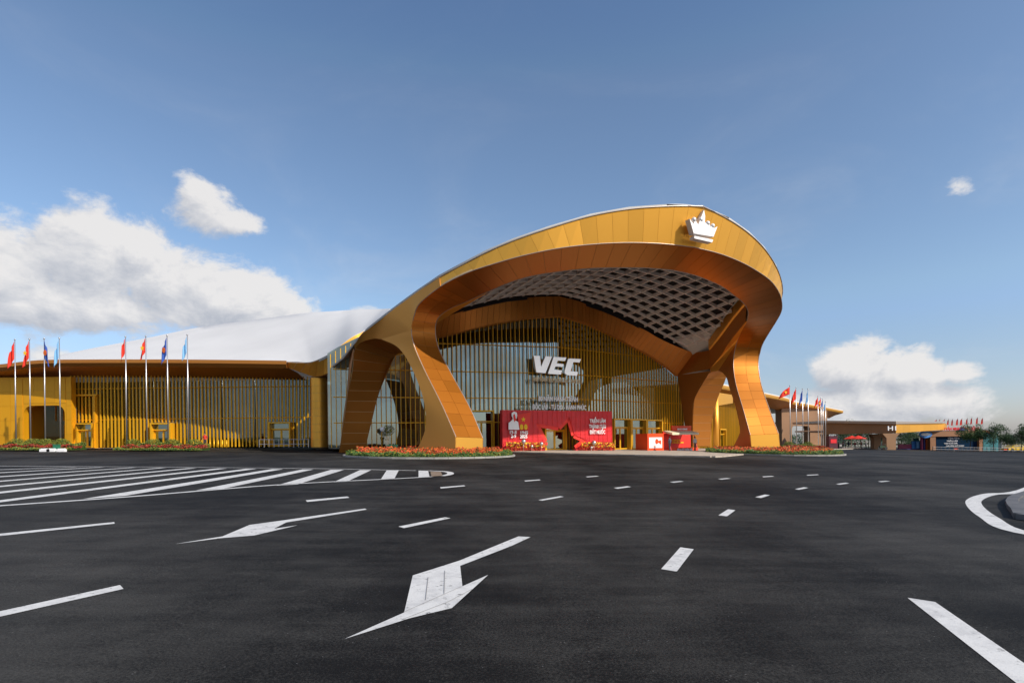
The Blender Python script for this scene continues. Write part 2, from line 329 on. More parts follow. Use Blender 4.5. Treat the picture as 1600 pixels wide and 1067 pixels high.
class MB:
    def __init__(s): s.v = []; s.f = []; s.m = []
    def add(s, vs, fs, mi=0):
        n = len(s.v); s.v += [Vector(v) for v in vs]; s.f += [tuple(i + n for i in f) for f in fs]; s.m += [mi] * len(fs)
    def box(s, c, d, x=Vector((1, 0, 0)), y=None, mi=0, z=Vector((0, 0, 1))):
        """box centred at c, sizes d along x, y, z axes"""
        c = Vector(c); x = Vector(x).normalized(); z = Vector(z).normalized(); y = Vector(y).normalized() if y is not None else z.cross(x).normalized()
        a, b, h = x * d[0] / 2, y * d[1] / 2, z * d[2] / 2
        vs = [c + sx * a + sy * b + sz * h for sz in (-1, 1) for sy in (-1, 1) for sx in (-1, 1)]
        s.add(vs, [(0, 2, 3, 1), (4, 5, 7, 6), (0, 1, 5, 4), (2, 6, 7, 3), (0, 4, 6, 2), (1, 3, 7, 5)], mi)
    def bar(s, a, b, wd, ht, mi=0, up=Vector((0, 0, 1))):
        a, b = Vector(a), Vector(b); x = (b - a).normalized(); y = up.cross(x).normalized(); z = x.cross(y)
        s.box((a + b) / 2, ((b - a).length, wd, ht), x, y, mi, z)
    def tube(s, a, b, r0, r1=None, n=10, mi=0, cap=True):
        a, b = Vector(a), Vector(b); r1 = r0 if r1 is None else r1; ax = (b - a).normalized()
        q = ax.orthogonal().normalized(); p = ax.cross(q)
        vs = []
        for (c, r) in ((a, r0), (b, r1)):
            for i in range(n): t = 2 * math.pi * i / n; vs.append(c + (q * math.cos(t) + p * math.sin(t)) * r)
        fs = [(i, (i + 1) % n, n + (i + 1) % n, n + i) for i in range(n)]
        if cap: fs += [tuple(range(n))[::-1], tuple(range(n, 2 * n))]
        s.add(vs, fs, mi)
    def ball(s, c, r, n=8, m=6, mi=0, sc_=(1, 1, 1)):
        c = Vector(c); vs = [c + Vector((0, 0, r * sc_[2]))]
        for j in range(1, m):
            ph = math.pi * j / m
            for i in range(n):
                t = 2 * math.pi * i / n; vs.append(c + Vector((math.sin(ph) * math.cos(t) * r * sc_[0], math.sin(ph) * math.sin(t) * r * sc_[1], math.cos(ph) * r * sc_[2])))
        vs.append(c - Vector((0, 0, r * sc_[2])))
        fs = [(0, 1 + i, 1 + (i + 1) % n) for i in range(n)]
        for j in range(m - 2):
            for i in range(n): a = 1 + j * n; fs.append((a + i, a + n + i, a + n + (i + 1) % n, a + (i + 1) % n))
        a = 1 + (m - 2) * n; fs += [(a + i, len(vs) - 1, a + (i + 1) % n) for i in range(n)]
        s.add(vs, fs, mi)
    def prism(s, pts, off, mi=0):
        """closed polygon pts extruded by vector off"""
        n = len(pts); pts = [Vector(p) for p in pts]; off = Vector(off)
        s.add(pts + [p + off for p in pts], [tuple(range(n)), tuple(range(n, 2 * n))[::-1]] + [(i, n + i, n + (i + 1) % n, (i + 1) % n) for i in range(n)], mi)
    def build(s, name, m, parent=None, smooth=False):
        me = mesh(s.v, s.f, s.m if isinstance(m, (list, tuple)) else None); return link(name, me, m, parent, smooth)
def solid_sheet(P, thick, flip=False):
    """grid of points P[i][j] -> closed sheet with thickness along its normals (outer side = P)"""
    n, m = len(P), len(P[0]); A = [[Vector(p) for p in r] for r in P]
    Nn = []
    for i in range(n):
        for j in range(m):
            du = A[min(i + 1, n - 1)][j] - A[max(i - 1, 0)][j]; dv = A[i][min(j + 1, m - 1)] - A[i][max(j - 1, 0)]
            q = du.cross(dv)
            if q.length < 1e-9: q = Vector((0, 0, 1))
            q.normalize(); Nn.append(-q if flip else q)
    vs = [A[i][j] for i in range(n) for j in range(m)]; vs += [vs[k] - Nn[k] * thick for k in range(n * m)]
    fs = []; o = n * m
    for i in range(n - 1):
        for j in range(m - 1):
            a, b, c, d = i * m + j, (i + 1) * m + j, (i + 1) * m + j + 1, i * m + j + 1
            f = (a, b, c, d) if not flip else (d, c, b, a)
            fs.append(f); fs.append(tuple(x + o for x in reversed(f)))
    ring = [(i, 0) for i in range(n)] + [(n - 1, j) for j in range(1, m)] + [(i, m - 1) for i in range(n - 2, -1, -1)] + [(0, j) for j in range(m - 2, 0, -1)]
    idx = [i * m + j for i, j in ring]
    for k in range(len(idx)):
        a, b = idx[k], idx[(k + 1) % len(idx)]; f = (b, a, a + o, b + o); fs.append(f if not flip else f[::-1])
    return vs, fs
def cr_curve(pts, kinks=()):
    """Catmull-Rom through points at integer stations; kinks are stations with a corner"""
    P = [Vector(p) for p in pts]; n = len(P) - 1
    def f(t):
        t = max(0, min(n, t)); i = min(int(t), n - 1); s = t - i
        p1, p2 = P[i], P[i + 1]
        p0 = P[i - 1] if i > 0 and i not in kinks else p1 * 2 - p2
        p3 = P[i + 2] if i + 2 <= n and (i + 1) not in kinks else p2 * 2 - p1
        return .5 * ((2 * p1) + (p2 - p0) * s + (2 * p0 - 5 * p1 + 4 * p2 - p3) * s * s + (3 * p1 - p0 - 3 * p2 + p3) * s ** 3)
    return f
def mir(v, s): return L(v[0] * s, v[1], v[2])      # local point -> world, s=-1 swaps the side
def loft(fa, fb, s0, s1, n, m, side, bulge=0):
    """world grid between local curves fa(s) and fb(s)"""
    P = []
    for i in range(n + 1):
        s = s0 + (s1 - s0) * i / n; a, b = fa(s), fb(s); row = []
        for j in range(m + 1):
            row.append(mir(a.lerp(b, j / m), side))
        P.append(row)
    return P
def sheet(name, P, m, parent, thick=.06, flip=False, smooth=True):
    vs, fs = solid_sheet(P, thick, flip); return link(name, mesh(vs, fs), m, parent, smooth=False) if not smooth else autosmooth(link(name, mesh(vs, fs), m, parent, True))
def autosmooth(o, ang=40):
    me = o.data
    bm = bmesh.new(); bm.from_mesh(me)
    for e in bm.edges:
        if len(e.link_faces) == 2 and e.calc_face_angle(0) > R(ang): e.smooth = False
    bm.to_mesh(me); bm.free(); return o
def inset(q, g):
    """shrink a 4-cornered patch by g metres on every side"""
    a, b, c, d = q
    def pull(p, n1, n2):
        v1 = (n1 - p); v2 = (n2 - p)
        return p + v1.normalized() * min(g, v1.length * .3) + v2.normalized() * min(g, v2.length * .3)
    return [pull(a, b, d), pull(b, c, a), pull(c, d, b), pull(d, a, c)]
def panel(name, q, thick, m, parent, out, g=.02, jig=0):
    """flat four-cornered cladding panel, edges recessed from its neighbours; out = approximate outward direction"""
    q = inset(q, g); nn = (q[2] - q[0]).cross(q[3] - q[1]).normalized()
    if nn.dot(out) < 0: q = q[::-1]; nn = -nn
    if jig: q = [p + nn * random.uniform(-jig, jig) for p in q]
    b = [p - nn * thick for p in q]
    me = mesh(q + b, [(0, 1, 2, 3), (7, 6, 5, 4), (0, 4, 5, 1), (1, 5, 6, 2), (2, 6, 7, 3), (3, 7, 4, 0)])
    return link(name, me, m, parent)
def text(name, body, origin, xdir, zdir, size, m, parent, depth=.06, width=None, shear=0, align='LEFT', bold=.0):
    cu = bpy.data.curves.new('t', 'FONT'); cu.body = body; cu.size = size; cu.extrude = depth / 2; cu.shear = shear; cu.align_x = align; cu.offset = bold; cu.resolution_u = 2
    to = bpy.data.objects.new('t', cu); C.objects.link(to); dg = bpy.context.evaluated_depsgraph_get(); dg.update()
    me = bpy.data.meshes.new_from_object(to.evaluated_get(dg)); bpy.data.objects.remove(to)
    x = Vector(xdir).normalized(); z = Vector(zdir).normalized(); n = x.cross(z)
    co = np.empty(len(me.vertices) * 3); me.vertices.foreach_get('co', co); co = co.reshape(-1, 3)
    sx = 1.0
    if width: sx = width / (co[:, 0].max() - co[:, 0].min())
    o = Vector(origin)
    new = [o + x * c[0] * sx + z * c[1] + n * c[2] for c in co]
    me.vertices.foreach_set('co', [k for v in new for k in v]); me.materials.clear(); me.update()
    return link(name, me, m, parent)
def mirrored_side(s): return 'left' if s < 0 else 'right'

# ------------------------------------------------------------------ ground, road, terrace
def grid_sheet(x0, x1, y0, y1, nx, ny, dz, xs=None):
    xs = xs or [x0 + (x1 - x0) * i / nx for i in range(nx + 1)]; ys = [y0 + (y1 - y0) * j / ny for j in range(ny + 1)]
    vs = [(x, y, gz(x) + dz) for x in xs for y in ys]; k = len(ys)
    return mesh(vs, [(i * k + j, (i + 1) * k + j, (i + 1) * k + j + 1, i * k + j + 1) for i in range(len(xs) - 1) for j in range(k - 1)])
M_['far_ground'] = mat('dry_grass_ground', (.07, .08, .04), .95, 0, .3, .05)
tag(link('ground', grid_sheet(0, 0, -1500, 4500, 0, 6, -.03, [-3000, -800, -200, 35, 300, 900, 4000]), M_['far_ground']), kind='structure')
road = tag(link('road', grid_sheet(0, 0, -60, 190, 0, 5, 0, [-140, -60, 0, 35, 90, 220]), M_['asphalt']), kind='structure')
def decal(name, pts, m, parent, dz=.004):
    """flat painted marking on the road, pts in photo pixels on the ground"""
    v = []
    for p in pts:
        g = ground_hit(*p) if not isinstance(p, Vector) else p.copy(); g.z = gz(g.x) + dz; v.append(g)
    bm = bmesh.new(); bv = [bm.verts.new(p) for p in v]; f = bm.faces.new(bv)
    if f.normal.z < 0 or (f.normal_update() or f.normal.z < 0): f.normal_flip()
    bmesh.ops.triangulate(bm, faces=[f]); me = bpy.data.meshes.new('d'); bm.to_mesh(me); bm.free()
    return link(name, me, m, parent)
dashes = [[(-100, 977), (187.5, 914), (193, 920), (-100, 986)], [(-100, 844), (178.5, 815.5), (179, 818), (-100, 848)],
 [(477.5, 781.5), (542.5, 775.5), (546, 777.5), (480, 784)], [(687.5, 761), (725, 758), (727.5, 759.3), (689, 763)],
 [(622.5, 822.5), (695, 808), (704, 809.5), (631, 825)], [(841, 781), (875, 775), (881, 776), (847.5, 782)],
 [(959, 762), (980, 759.5), (986, 760.5), (965, 763.5)], [(1046.5, 752.8), (1062.5, 751.3), (1068.5, 752), (1052.5, 754)],
 [(1121.5, 748), (1136, 746.8), (1142, 747.5), (1127.5, 749)], [(1191, 744.2), (1206, 743.4), (1210, 744.2), (1193, 745.4)],
 [(1260, 741.8), (1277, 741), (1280, 741.8), (1262, 742.8)],
 [(819, 750.7), (842.5, 749), (845, 750), (821, 752)], [(915, 744.5), (932, 743.2), (936, 744), (918, 745.5)],
 [(1033, 889), (1063, 855), (1084, 858), (1057.5, 893)], [(1122.5, 805), (1137.5, 795.5), (1149, 797), (1136, 806.5)],
 [(1180, 776.5), (1195, 772.5), (1203, 773.5), (1189, 778)], [(1242, 764), (1256, 761), (1263, 762), (1249, 765)],
 [(1306, 756), (1321, 754), (1327, 755), (1312, 757)], [(1371.5, 752), (1384, 751), (1391, 751.5), (1377.5, 753)],
 [(1418, 934), (1461, 940.5), (1700, 1104.7), (1640, 1108)]]
for d in dashes: decal('lane_dash', d, M_['paint'], road)
decal('turn_arrow', [(538, 998.5), (631.5, 957), (645, 899), (717.5, 876), (810, 838), (829, 839), (800, 852.5), (719, 884), (722.5, 916), (763, 898), (706, 950), (640, 966)], M_['paint'], road)
decal('turn_arrow', [(272.5, 850), (347.5, 838), (390, 820), (445, 812.5), (570, 794.5), (573, 796), (447.5, 816), (428, 826), (465, 820.5), (397, 836.5), (345, 840.7)], M_['paint'], road)
def strip(name, line, w, m, parent, dz=.004):
    g = [ground_hit(*p) if not isinstance(p, Vector) else p for p in line]; vs = []
    for i, p in enumerate(g):
        t = (g[min(i + 1, len(g) - 1)] - g[max(i - 1, 0)]); t.z = 0; t.normalize(); nrm_ = Vector((-t.y, t.x, 0))
        for s in (-1, 1): q = p + nrm_ * s * w / 2; vs.append((q.x, q.y, gz(q.x) + dz))
    o = link(name, mesh(vs, [(2 * i, 2 * i + 2, 2 * i + 3, 2 * i + 1) for i in range(len(g) - 1)]), m, parent)
    return o
for ln in ([(669, 902.5), (665, 938)], [(695, 892), (694, 928)], [(631, 957), (722, 916.5)], [(628, 969), (700, 941), (738, 921)], [(404, 819), (430, 817)]):
    strip('crack', ln, .006, M_['grey'], road, .009)
def smooth_px(pts, k=6):
    f = cr_curve([(p[0], p[1], 0) for p in pts]); n = (len(pts) - 1) * k
    return [tuple(f(i / k)[:2]) for i in range(n + 1)]
strip('hatch_border', smooth_px([(-80, 796.5), (0, 790), (200, 776), (430, 757.5), (625, 747.3), (675, 744.5)]), .22, M_['paint'], road)
strip('hatch_border', smooth_px([(690, 743.3), (699, 741.8), (704, 740), (702, 737.8), (692, 736.2), (670, 735.2)]), .28, M_['paint'], road)
strip('hatch_border', smooth_px([(650, 735), (500, 732), (250, 729.5), (0, 728), (-80, 727.6)]), .18, M_['paint'], road)
Z = lambda x, y: (x / 2, 660 + y / 2)
for q in [[(1208, 149.5), (1246, 149.5), (1232, 176), (1190, 178)], [(1125, 148.5), (1160, 148.5), (1085, 184), (1043, 186)], [(1035, 147.5), (1075, 147.5), (930, 193), (862, 197)],
          [(945, 146.5), (980, 146.5), (700, 206), (612, 212)], [(850, 145.5), (885, 145.5), (390, 229), (258, 239)], [(768, 144.5), (803, 144.5), (-150, 269), (-150, 262)],
          [(680, 143.5), (710, 143.5), (-150, 238), (-150, 232)], [(590, 142.5), (615, 142.5), (-150, 216), (-150, 211.5)], [(500, 141.5), (520, 141.5), (-150, 197.5), (-150, 194)],
          [(410, 140.5), (428, 140.5), (-150, 181), (-150, 178)], [(310, 139.5), (328, 139.5), (-150, 166), (-150, 163.8)], [(230, 139), (245, 139), (-150, 153.5), (-150, 152)],
          [(1308, 150), (1338, 150.5), (1342, 169), (1308, 171)]]:
    decal('hatch_stripe', [Z(*p) for p in q], M_['paint'], road)
M_['brown_paint'] = mat('ochre_road_paint', (.22, .16, .11), .8, 0, .2, 2)
decal('hatch_end_patch', [Z(1345, 153), Z(1378, 154), Z(1383, 166), Z(1348, 168.5)], M_['brown_paint'], road, .006)
# roundabout at the right edge
arc = [Vector((29, 27.5, 0)), Vector((24.2, 25.4, 0)), ground_hit(1600, 766), ground_hit(1548, 772), ground_hit(1524, 780), ground_hit(1523, 790), ground_hit(1545, 808), ground_hit(1600, 832), Vector((8.8, 7.5, 0)), Vector((8.9, 3.5, 0)), Vector((10.2, -1, 0)), Vector((13, -5, 0))]
fa = cr_curve(arc); strip('roundabout_line', [fa(i / 6) for i in range(11 * 6 + 1)], .3, M_['paint'], road)
isl = [Vector((29, 26, 0)), Vector((23, 23.8, 0)), ground_hit(1600, 770.5), ground_hit(1576, 778), ground_hit(1563, 787), ground_hit(1569, 800), ground_hit(1600, 816), Vector((10.5, 8.5, 0)), Vector((10.5, 4.5, 0)), Vector((11.8, 0, 0)), Vector((14.5, -3.5, 0))]
fi = cr_curve(isl); edge = [fi(i / 6) for i in range(10 * 6 + 1)]
def kerb_ring(name, pts, wdt, hgt, m, parent, seg=1.0, kind=None):
    """row of separate kerb stones along a line of ground points"""
    d = [0]
    for a, b in zip(pts[:-1], pts[1:]): d.append(d[-1] + (b - a).length)
    n = max(2, int(d[-1] / seg)); xs = np.interp(np.linspace(0, d[-1], n + 1), d, [p.x for p in pts]); ys = np.interp(np.linspace(0, d[-1], n + 1), d, [p.y for p in pts])
    for i in range(n):
        a = Vector((xs[i], ys[i], gz(xs[i]))); b = Vector((xs[i + 1], ys[i + 1], gz(xs[i + 1]))); t = (b - a).normalized()
        mb = MB(); mb.bar(a + t * .008 + Vector((0, 0, hgt / 2 - .04)), b - t * .008 + Vector((0, 0, hgt / 2 - .04)), wdt, hgt + .08)
        mb.build(name, m, parent)
def fill_poly(name, pts, zf, m, parent=None, skirt=.4):
    bm = bmesh.new(); top = [bm.verts.new((p.x, p.y, zf(p.x))) for p in pts]; f = bm.faces.new(top); f.normal_update()
    if f.normal.z < 0: f.normal_flip()
    r = bmesh.ops.extrude_face_region(bm, geom=[f]); 
    for v in r['geom']:
        if isinstance(v, bmesh.types.BMVert): v.co.z -= skirt
    bmesh.ops.recalc_face_normals(bm, faces=bm.faces[:]); 
    me = bpy.data.meshes.new('p'); bm.to_mesh(me); bm.free(); return link(name, me, m, parent)
M_['dark_kerb'] = mat('dark_granite_kerb', (.10, .10, .105), .7, 0, .2, 2, .2, 20)
M_['paver'] = mat('grey_paving', (.20, .20, .20), .8, 0, .2, 1, .3, 20)
island = tag(fill_poly('roundabout_island', [p + Vector((.28, -.07, 0)) for p in edge] + [Vector((24, -6, 0)), Vector((36, 0, 0)), Vector((38, 22, 0))], lambda x: gz(x) + .07, M_['dark_kerb']), kind='structure')
kerb_ring('kerb_stone', [p + Vector((.22, -.06, 0)) for p in edge], .22, .11, M_['dark_kerb'], island)
kerb_ring('kerb_stone', [p + Vector((1.3, -.3, 0)) for p in edge], .16, .13, M_['paver'], island)

# terrace in front of the hall (front edge follows the photo)
kpx = [(-120, 683.5), (0, 686.5), (75, 688), (150, 690), (300, 693.5), (400, 695.5), (500, 698.5), (545, 701.5), (600, 703), (755, 705.5), (800, 707), (900, 709.8), (1000, 712), (1100, 714), (1118, 714.5)]
kpt = [ground_hit(*p) for p in kpx]
kpt[7:9] = [Vector((-13.5, 58, 0)), Vector((-10, 58.3, 0))]
rt_edge = [Vector((33, 72, 0)), Vector((44, 84, 0)), Vector((56, 100, 0)), Vector((70, 118, 0)), Vector((85, 140, 0))]
tpts = kpt + rt_edge + [Vector((110, 200, 0)), Vector((-120, 170, 0)), Vector((-120, 63, 0))]
terrace = tag(fill_poly('terrace', tpts, fz, M_['stone'], None, .9), kind='structure')
# finer terrace top so that it follows the slope
def kerb_line(pts, wdt, seg, nm, m, zf0, zf1):
    d = [0]
    for a, b in zip(pts[:-1], pts[1:]): d.append(d[-1] + (Vector((b.x - a.x, b.y - a.y, 0))).length)
    n = int(d[-1] / seg); xs = np.interp(np.linspace(0, d[-1], n + 1), d, [p.x for p in pts]); ys = np.interp(np.linspace(0, d[-1], n + 1), d, [p.y for p in pts])
    for i in range(n):
        a = Vector((xs[i], ys[i], 0)); b = Vector((xs[i + 1], ys[i + 1], 0)); t = (b - a).normalized(); a += t * .01; b -= t * .01; q = Vector((t.y, -t.x, 0)) * wdt
        vs = []
        for p in (a, b, b + q, a + q): vs += [(p.x, p.y, zf0(p.x)), (p.x, p.y, zf1(p.x))]
        me = mesh(vs, [(0, 2, 4, 6), (1, 7, 5, 3), (0, 1, 3, 2), (2, 3, 5, 4), (4, 5, 7, 6), (6, 7, 1, 0)])
        link(nm, me, m, terrace)
kerb_line(kpt[:7] + [Vector((-16, 58.3, 0))], .3, 1.6, 'kerb_stone', M_['kerb'], lambda x: gz(x) - .1, lambda x: gz(x) + .16)
kerb_line(kpt[9:] + rt_edge, .3, 1.6, 'kerb_stone', M_['stone'], lambda x: gz(x) - .1, lambda x: gz(x) + .11)
# low steps where the terrace is highest
for s_, (hh, dd) in enumerate(((.15, 1.1), (.3, .75))):
    pp = [Vector((p.x, p.y + .02 - (1.1 - dd) * 0, 0)) for p in (kpt[5], kpt[6], Vector((-16, 58.3, 0)), Vector((-12.5, 58.1, 0)))]
    kerb_line([p + Vector((0, .35 * s_, 0)) for p in pp], .35, 2.2, 'step_stone', M_['stone'], lambda x: gz(x) - .1, lambda x, hh=hh: gz(x) + hh)

# ------------------------------------------------------------------ hood (canopy) curves, left half, local u, w, z
B = [(-18.3, 0, -.1), (-18.2, .1, 1.65), (-18.8, 1.7, 4.3), (-19.6, 3.4, 7.1), (-20.2, 4.3, 9.2), (-20.45, 4.4, 10.6), (-20.35, 3.9, 11.7), (-20.1, 3.0, 12.6),
     (-19.0, 1.0, 13.6), (-17.6, -.9, 14.3), (-16.0, -2.3, 14.8), (-14.0, -3.6, 15.35), (-11.5, -4.75, 15.9), (-8.8, -5.5, 16.35), (-6.0, -6.15, 16.65), (-3.0, -6.7, 16.8), (0, -6.95, 16.85)]
I = [(-15.5, 1.2, -.1), (-15.4, 1.3, 1.55), (-16.0, 2.7, 4.2), (-16.9, 4.5, 7.1), (-17.6, 5.5, 9.2), (-17.9, 5.7, 10.7), (-17.85, 5.3, 11.9), (-17.2, 4.3, 12.6),
     (-16.0, 2.7, 13.1), (-14.9, 1.1, 13.6), (-13.6, -.2, 14.15), (-12.0, -1.1, 14.65), (-9.9, -1.85, 15.05), (-7.6, -2.75, 15.35), (-5.2, -3.5, 15.5), (-2.6, -4.1, 15.62), (0, -4.4, 15.66)]
T = {5: (-21.67, 6.48, 12.45), 6: (-20.9, 4.85, 13.05), 7: (-20.1, 3.2, 13.65), 8: (-19.0, 1.2, 14.4), 9: (-17.9, -.25, 14.97), 10: (-16.35, -2.05, 15.75), 11: (-14.6, -3.4, 16.5),
     12: (-12.2, -4.75, 17.35), 13: (-9.3, -5.9, 18.3), 14: (-6.4, -6.75, 18.98), 15: (-3.3, -7.45, 19.45), 16: (0, -7.9, 19.85)}
# carry the foot below the sloping ground
fB = cr_curve(B, (1,)); fI = cr_curve(I, (1,))
fTl = cr_curve([T[k] for k in range(5, 17)]); fT = lambda s: fTl(s - 5)
Oo = [(-20.3, 4.4, .1), (-19.7, 3.2, 2.3), (-19.65, 3.0, 3.6), (-20.0, 3.8, 6.0), (-20.6, 5.1, 8.3), (-21.2, 6.5, 9.66), (-22.0, 8.3, 10.4), (-22.6, 9.7, 10.6), (-23.3, 11.2, 10.45), (-23.7, 12.1, 9.7), (-23.7, 12.8, 8.2), (-23.85, 14.2, 6.2), (-24.05, 15.3, 3.6), (-24.5, 16.2, .1)]
Oi = [(-17.9, 6, .1), (-17.1, 4.2, 2.0), (-17.3, 4.5, 3.4), (-18.1, 6.0, 5.6), (-18.5, 7.3, 8.2), (-18.9, 8.3, 9.0), (-19.4, 9.5, 9.4), (-19.75, 10.6, 9.55), (-20.0, 11.3, 9.45), (-20.2, 12.3, 9.1), (-20.3, 13.4, 8.2), (-20.75, 15, 6.3), (-21.3, 15.9, 3.6), (-22, 16.7, .1)]
fOo = cr_curve(Oo); fOi = cr_curve(Oi)
hood = empty('entrance_canopy', L(0, 0, 0), 'huge golden curved entrance hood with crown emblem standing on splayed legs', 'canopy')

def stations_by_length(f, s0, s1, n):
    ss = np.linspace(s0, s1, 200); d = [0]
    for a, b in zip(ss[:-1], ss[1:]): d.append(d[-1] + (f(a) - f(b)).length)
    return list(np.interp(np.linspace(0, d[-1], n + 1), d, ss))
for sd_ in (-1, 1):
    # backing shells just behind the panels
    def shrink(fa, fb, d): return fa
    for nm, fa_, fb_, s0, s1, n, fl in (('soffit_backing', fB, fI, 0, 16, 70, sd_ < 0), ('fascia_backing', fT, fB, 8, 16, 40, sd_ < 0)):
        P = loft(fa_, fb_, s0, s1, n, 4, sd_)
        # push the shell 5 cm behind the panel faces
        G = [[None] * 5 for _ in P]
        for i in range(len(P)):
            for j in range(5):
                du = P[min(i + 1, len(P) - 1)][j] - P[max(i - 1, 0)][j]; dv = P[i][min(j + 1, 4)] - P[i][max(j - 1, 0)]
                q = du.cross(dv).normalized() * (1 if sd_ < 0 else -1)
                G[i][j] = P[i][j] - q * .045
        sheet(nm, G, M_['seam'] if nm[0] == 's' else M_['bronze'], hood, .12, sd_ > 0)
    # leg facing tiles and soffit panels between outer edge B and inner edge I
    ss = [0.0, 1.0] + stations_by_length(fB, 1, 5, 9)[1:] + stations_by_length(fB, 5, 8, 6)[1:] + stations_by_length(fB, 8, 16, 15)[1:]
    for a, b in zip(ss[:-1], ss[1:]):
        cols = 1 if (b <= 1 or a >= 8 - 1e-6) else 2
        sub = 4 if a >= 1 else 1
        for c in range(cols):
            t0, t1 = c / cols, (c + 1) / cols
            # each panel follows the curve of the ribbon along its length
            g = .012; P = []
            for i in range(sub + 1):
                s = a + (b - a) * i / sub; row = []
                for j in range(3):
                    t = t0 + (t1 - t0) * j / 2; row.append(mir(fB(s).lerp(fI(s), t), sd_))
                P.append(row)
            ln = (P[0][1] - P[-1][1]).length; wd = (P[0][0] - P[0][2]).length
            for r in (0, -1):
                o_ = 1 if r == 0 else -2
                P[r] = [p.lerp(P[o_][j], min(.2, g / max(.05, (p - P[o_][j]).length))) for j, p in enumerate(P[r])]
            for row in P:
                row[0] = row[0].lerp(row[1], g * 2 / wd); row[2] = row[2].lerp(row[1], g * 2 / wd)
            sheet('leg_panel' if a < 8 - 1e-6 else 'soffit_panel', P, M_['gold'] if (a < 1) else (M_['leg_shaded'] if a < 8 - 1e-6 else M_['soffit']), hood, .03, sd_ > 0)  # sunlit gold on the foot, shade-coloured copies of the metal above it
    # fascia panels between top edge T and lower edge B
    fs_ = stations_by_length(fT, 8, 16, 17)
    for a, b in zip(fs_[:-1], fs_[1:]):
        q = [mir(fT(a), sd_), mir(fT(b), sd_), mir(fB(b), sd_), mir(fB(a), sd_)]
        panel('fascia_panel', q, .03, M_['gold'], hood, -WV + UV * .5 * sd_, .008)
    # outer side cladding: front leg, upper triangle, back part
    outm = M_['side']
    OoM = cr_curve([Oo[0], Oo[1], (-19.75, 3.2, 4.5), (-20.25, 4.4, 7.1), (-21.0, 6.1, 9.3), (-22.0, 8.3, 10.4)])
    sheet('side_panel', loft(fB, OoM, 0, 5, 30, 6, sd_), outm, hood, .05, sd_ > 0)
    Up = cr_curve([T[8], T[7], T[6], T[5], (-22.15, 7.6, 12.0), (-22.65, 8.75, 11.6), (-23.3, 10.4, 11.1), (-23.75, 11.7, 10.3)])
    Lo = cr_curve([B[8], B[7], B[6], B[5], Oo[6], (-22.5, 9.45, 10.58), (-23.25, 11.1, 10.46), (-23.62, 11.9, 10.0)], (3, 4))
    sheet('side_panel', loft(Up, Lo, 0, 7, 56, 8, sd_), outm, hood, .05, sd_ > 0)
    # arch soffit with tile courses
    ss = stations_by_length(fOo, 0, 13, 26)
    for a, b in zip(ss[:-1], ss[1:]):
        P = []
        for i in range(3):
            s = a + (b - a) * (.03 + .94 * i / 2); P.append([mir(fOo(s).lerp(fOi(s), t), sd_) for t in (.005, .5, .995)])
        sheet('arch_panel', P, M_['bronze'], hood, .03, sd_ < 0)
    P = loft(fOo, fOi, 0, 13, 50, 3, sd_)
    for i in range(len(P)):
        for j in range(4):
            du = P[min(i + 1, len(P) - 1)][j] - P[max(i - 1, 0)][j]; dv = P[i][min(j + 1, 3)] - P[i][max(j - 1, 0)]
            P[i][j] = P[i][j] - du.cross(dv).normalized() * (.035 if sd_ > 0 else -.035) * 1.0
    sheet('arch_backing', P, M_['seam'], hood, .06, sd_ < 0)
    # inner side of the legs
    OiM = cr_curve([Oi[0], (-17.1, 4.2, 1.8), (-17.7, 5.2, 4.4), (-18.35, 6.8, 7.1), (-18.5, 7.3, 8.2), (-18.9, 8.3, 9.0), (-19.4, 9.5, 9.4)])
    sheet('inner_panel', loft(fI, OiM, 0, 6, 36, 5, sd_), M_['bronze'], hood, .05, sd_ < 0)
    S2 = cr_curve([(-20, 11.5, 9.9), (-18.6, 8.3, 11.1), (-17, 5.4, 12.2), (-15.0, 1.4, 13.5)]); fI6 = lambda s: fI(6 + s)
    sheet('inner_panel', loft(fI6, S2, 0, 3, 18, 5, sd_), M_['gold'], hood, .05, sd_ < 0)
    q = [mir(Vector(v), sd_) for v in (I[6], (-19.4, 9.5, 9.4), (-20.07, 11.4, 9.45), (-20, 11.5, 9.9))]
    mb = MB(); mb.prism(q, UV * sd_ * .05); mb.build('inner_panel', M_['gold'], hood)
    # ring beam: dark inner side strips and corner
    S1 = cr_curve([(-19.5, 11, 12.1), (-17.9, 7.7, 13.1), (-16.2, 4.2, 14.3), (-14.5, .7, 15.3)])
    sheet('ring_beam', loft(S2, S1, 0, 3, 14, 2, sd_), M_['bronze'], hood, .05, sd_ < 0)
    S1b = cr_curve([(-19.15, 10.8, 12.25), (-17.5, 7.4, 13.3), (-15.8, 3.9, 14.5), (-14.2, .5, 15.5)]); S1c = cr_curve([(-19.15, 10.8, 13.3), (-17.5, 7.4, 14.45), (-15.8, 3.9, 15.6), (-14.2, .5, 16.35)])
    sheet('beam_lip', loft(S1, S1b, 0, 3, 14, 1, sd_), M_['gold'], hood, .05, sd_ < 0)
    sheet('beam_lip', loft(S1b, S1c, 0, 3, 14, 1, sd_), M_['gold'], hood, .05, sd_ < 0)
    A2 = cr_curve([(0, 14.5, 17.7), (-2.6, 14.65, 17.45), (-4.4, 15.1, 17.2), (-6.5, 15.2, 16.8), (-8.6, 15.2, 16.2), (-10.7, 15.1, 15.5), (-12.7, 14.8, 14.75), (-14.6, 14.7, 13.95), (-17.2, 14.6, 13.1), (-20.2, 14.4, 12.3)])
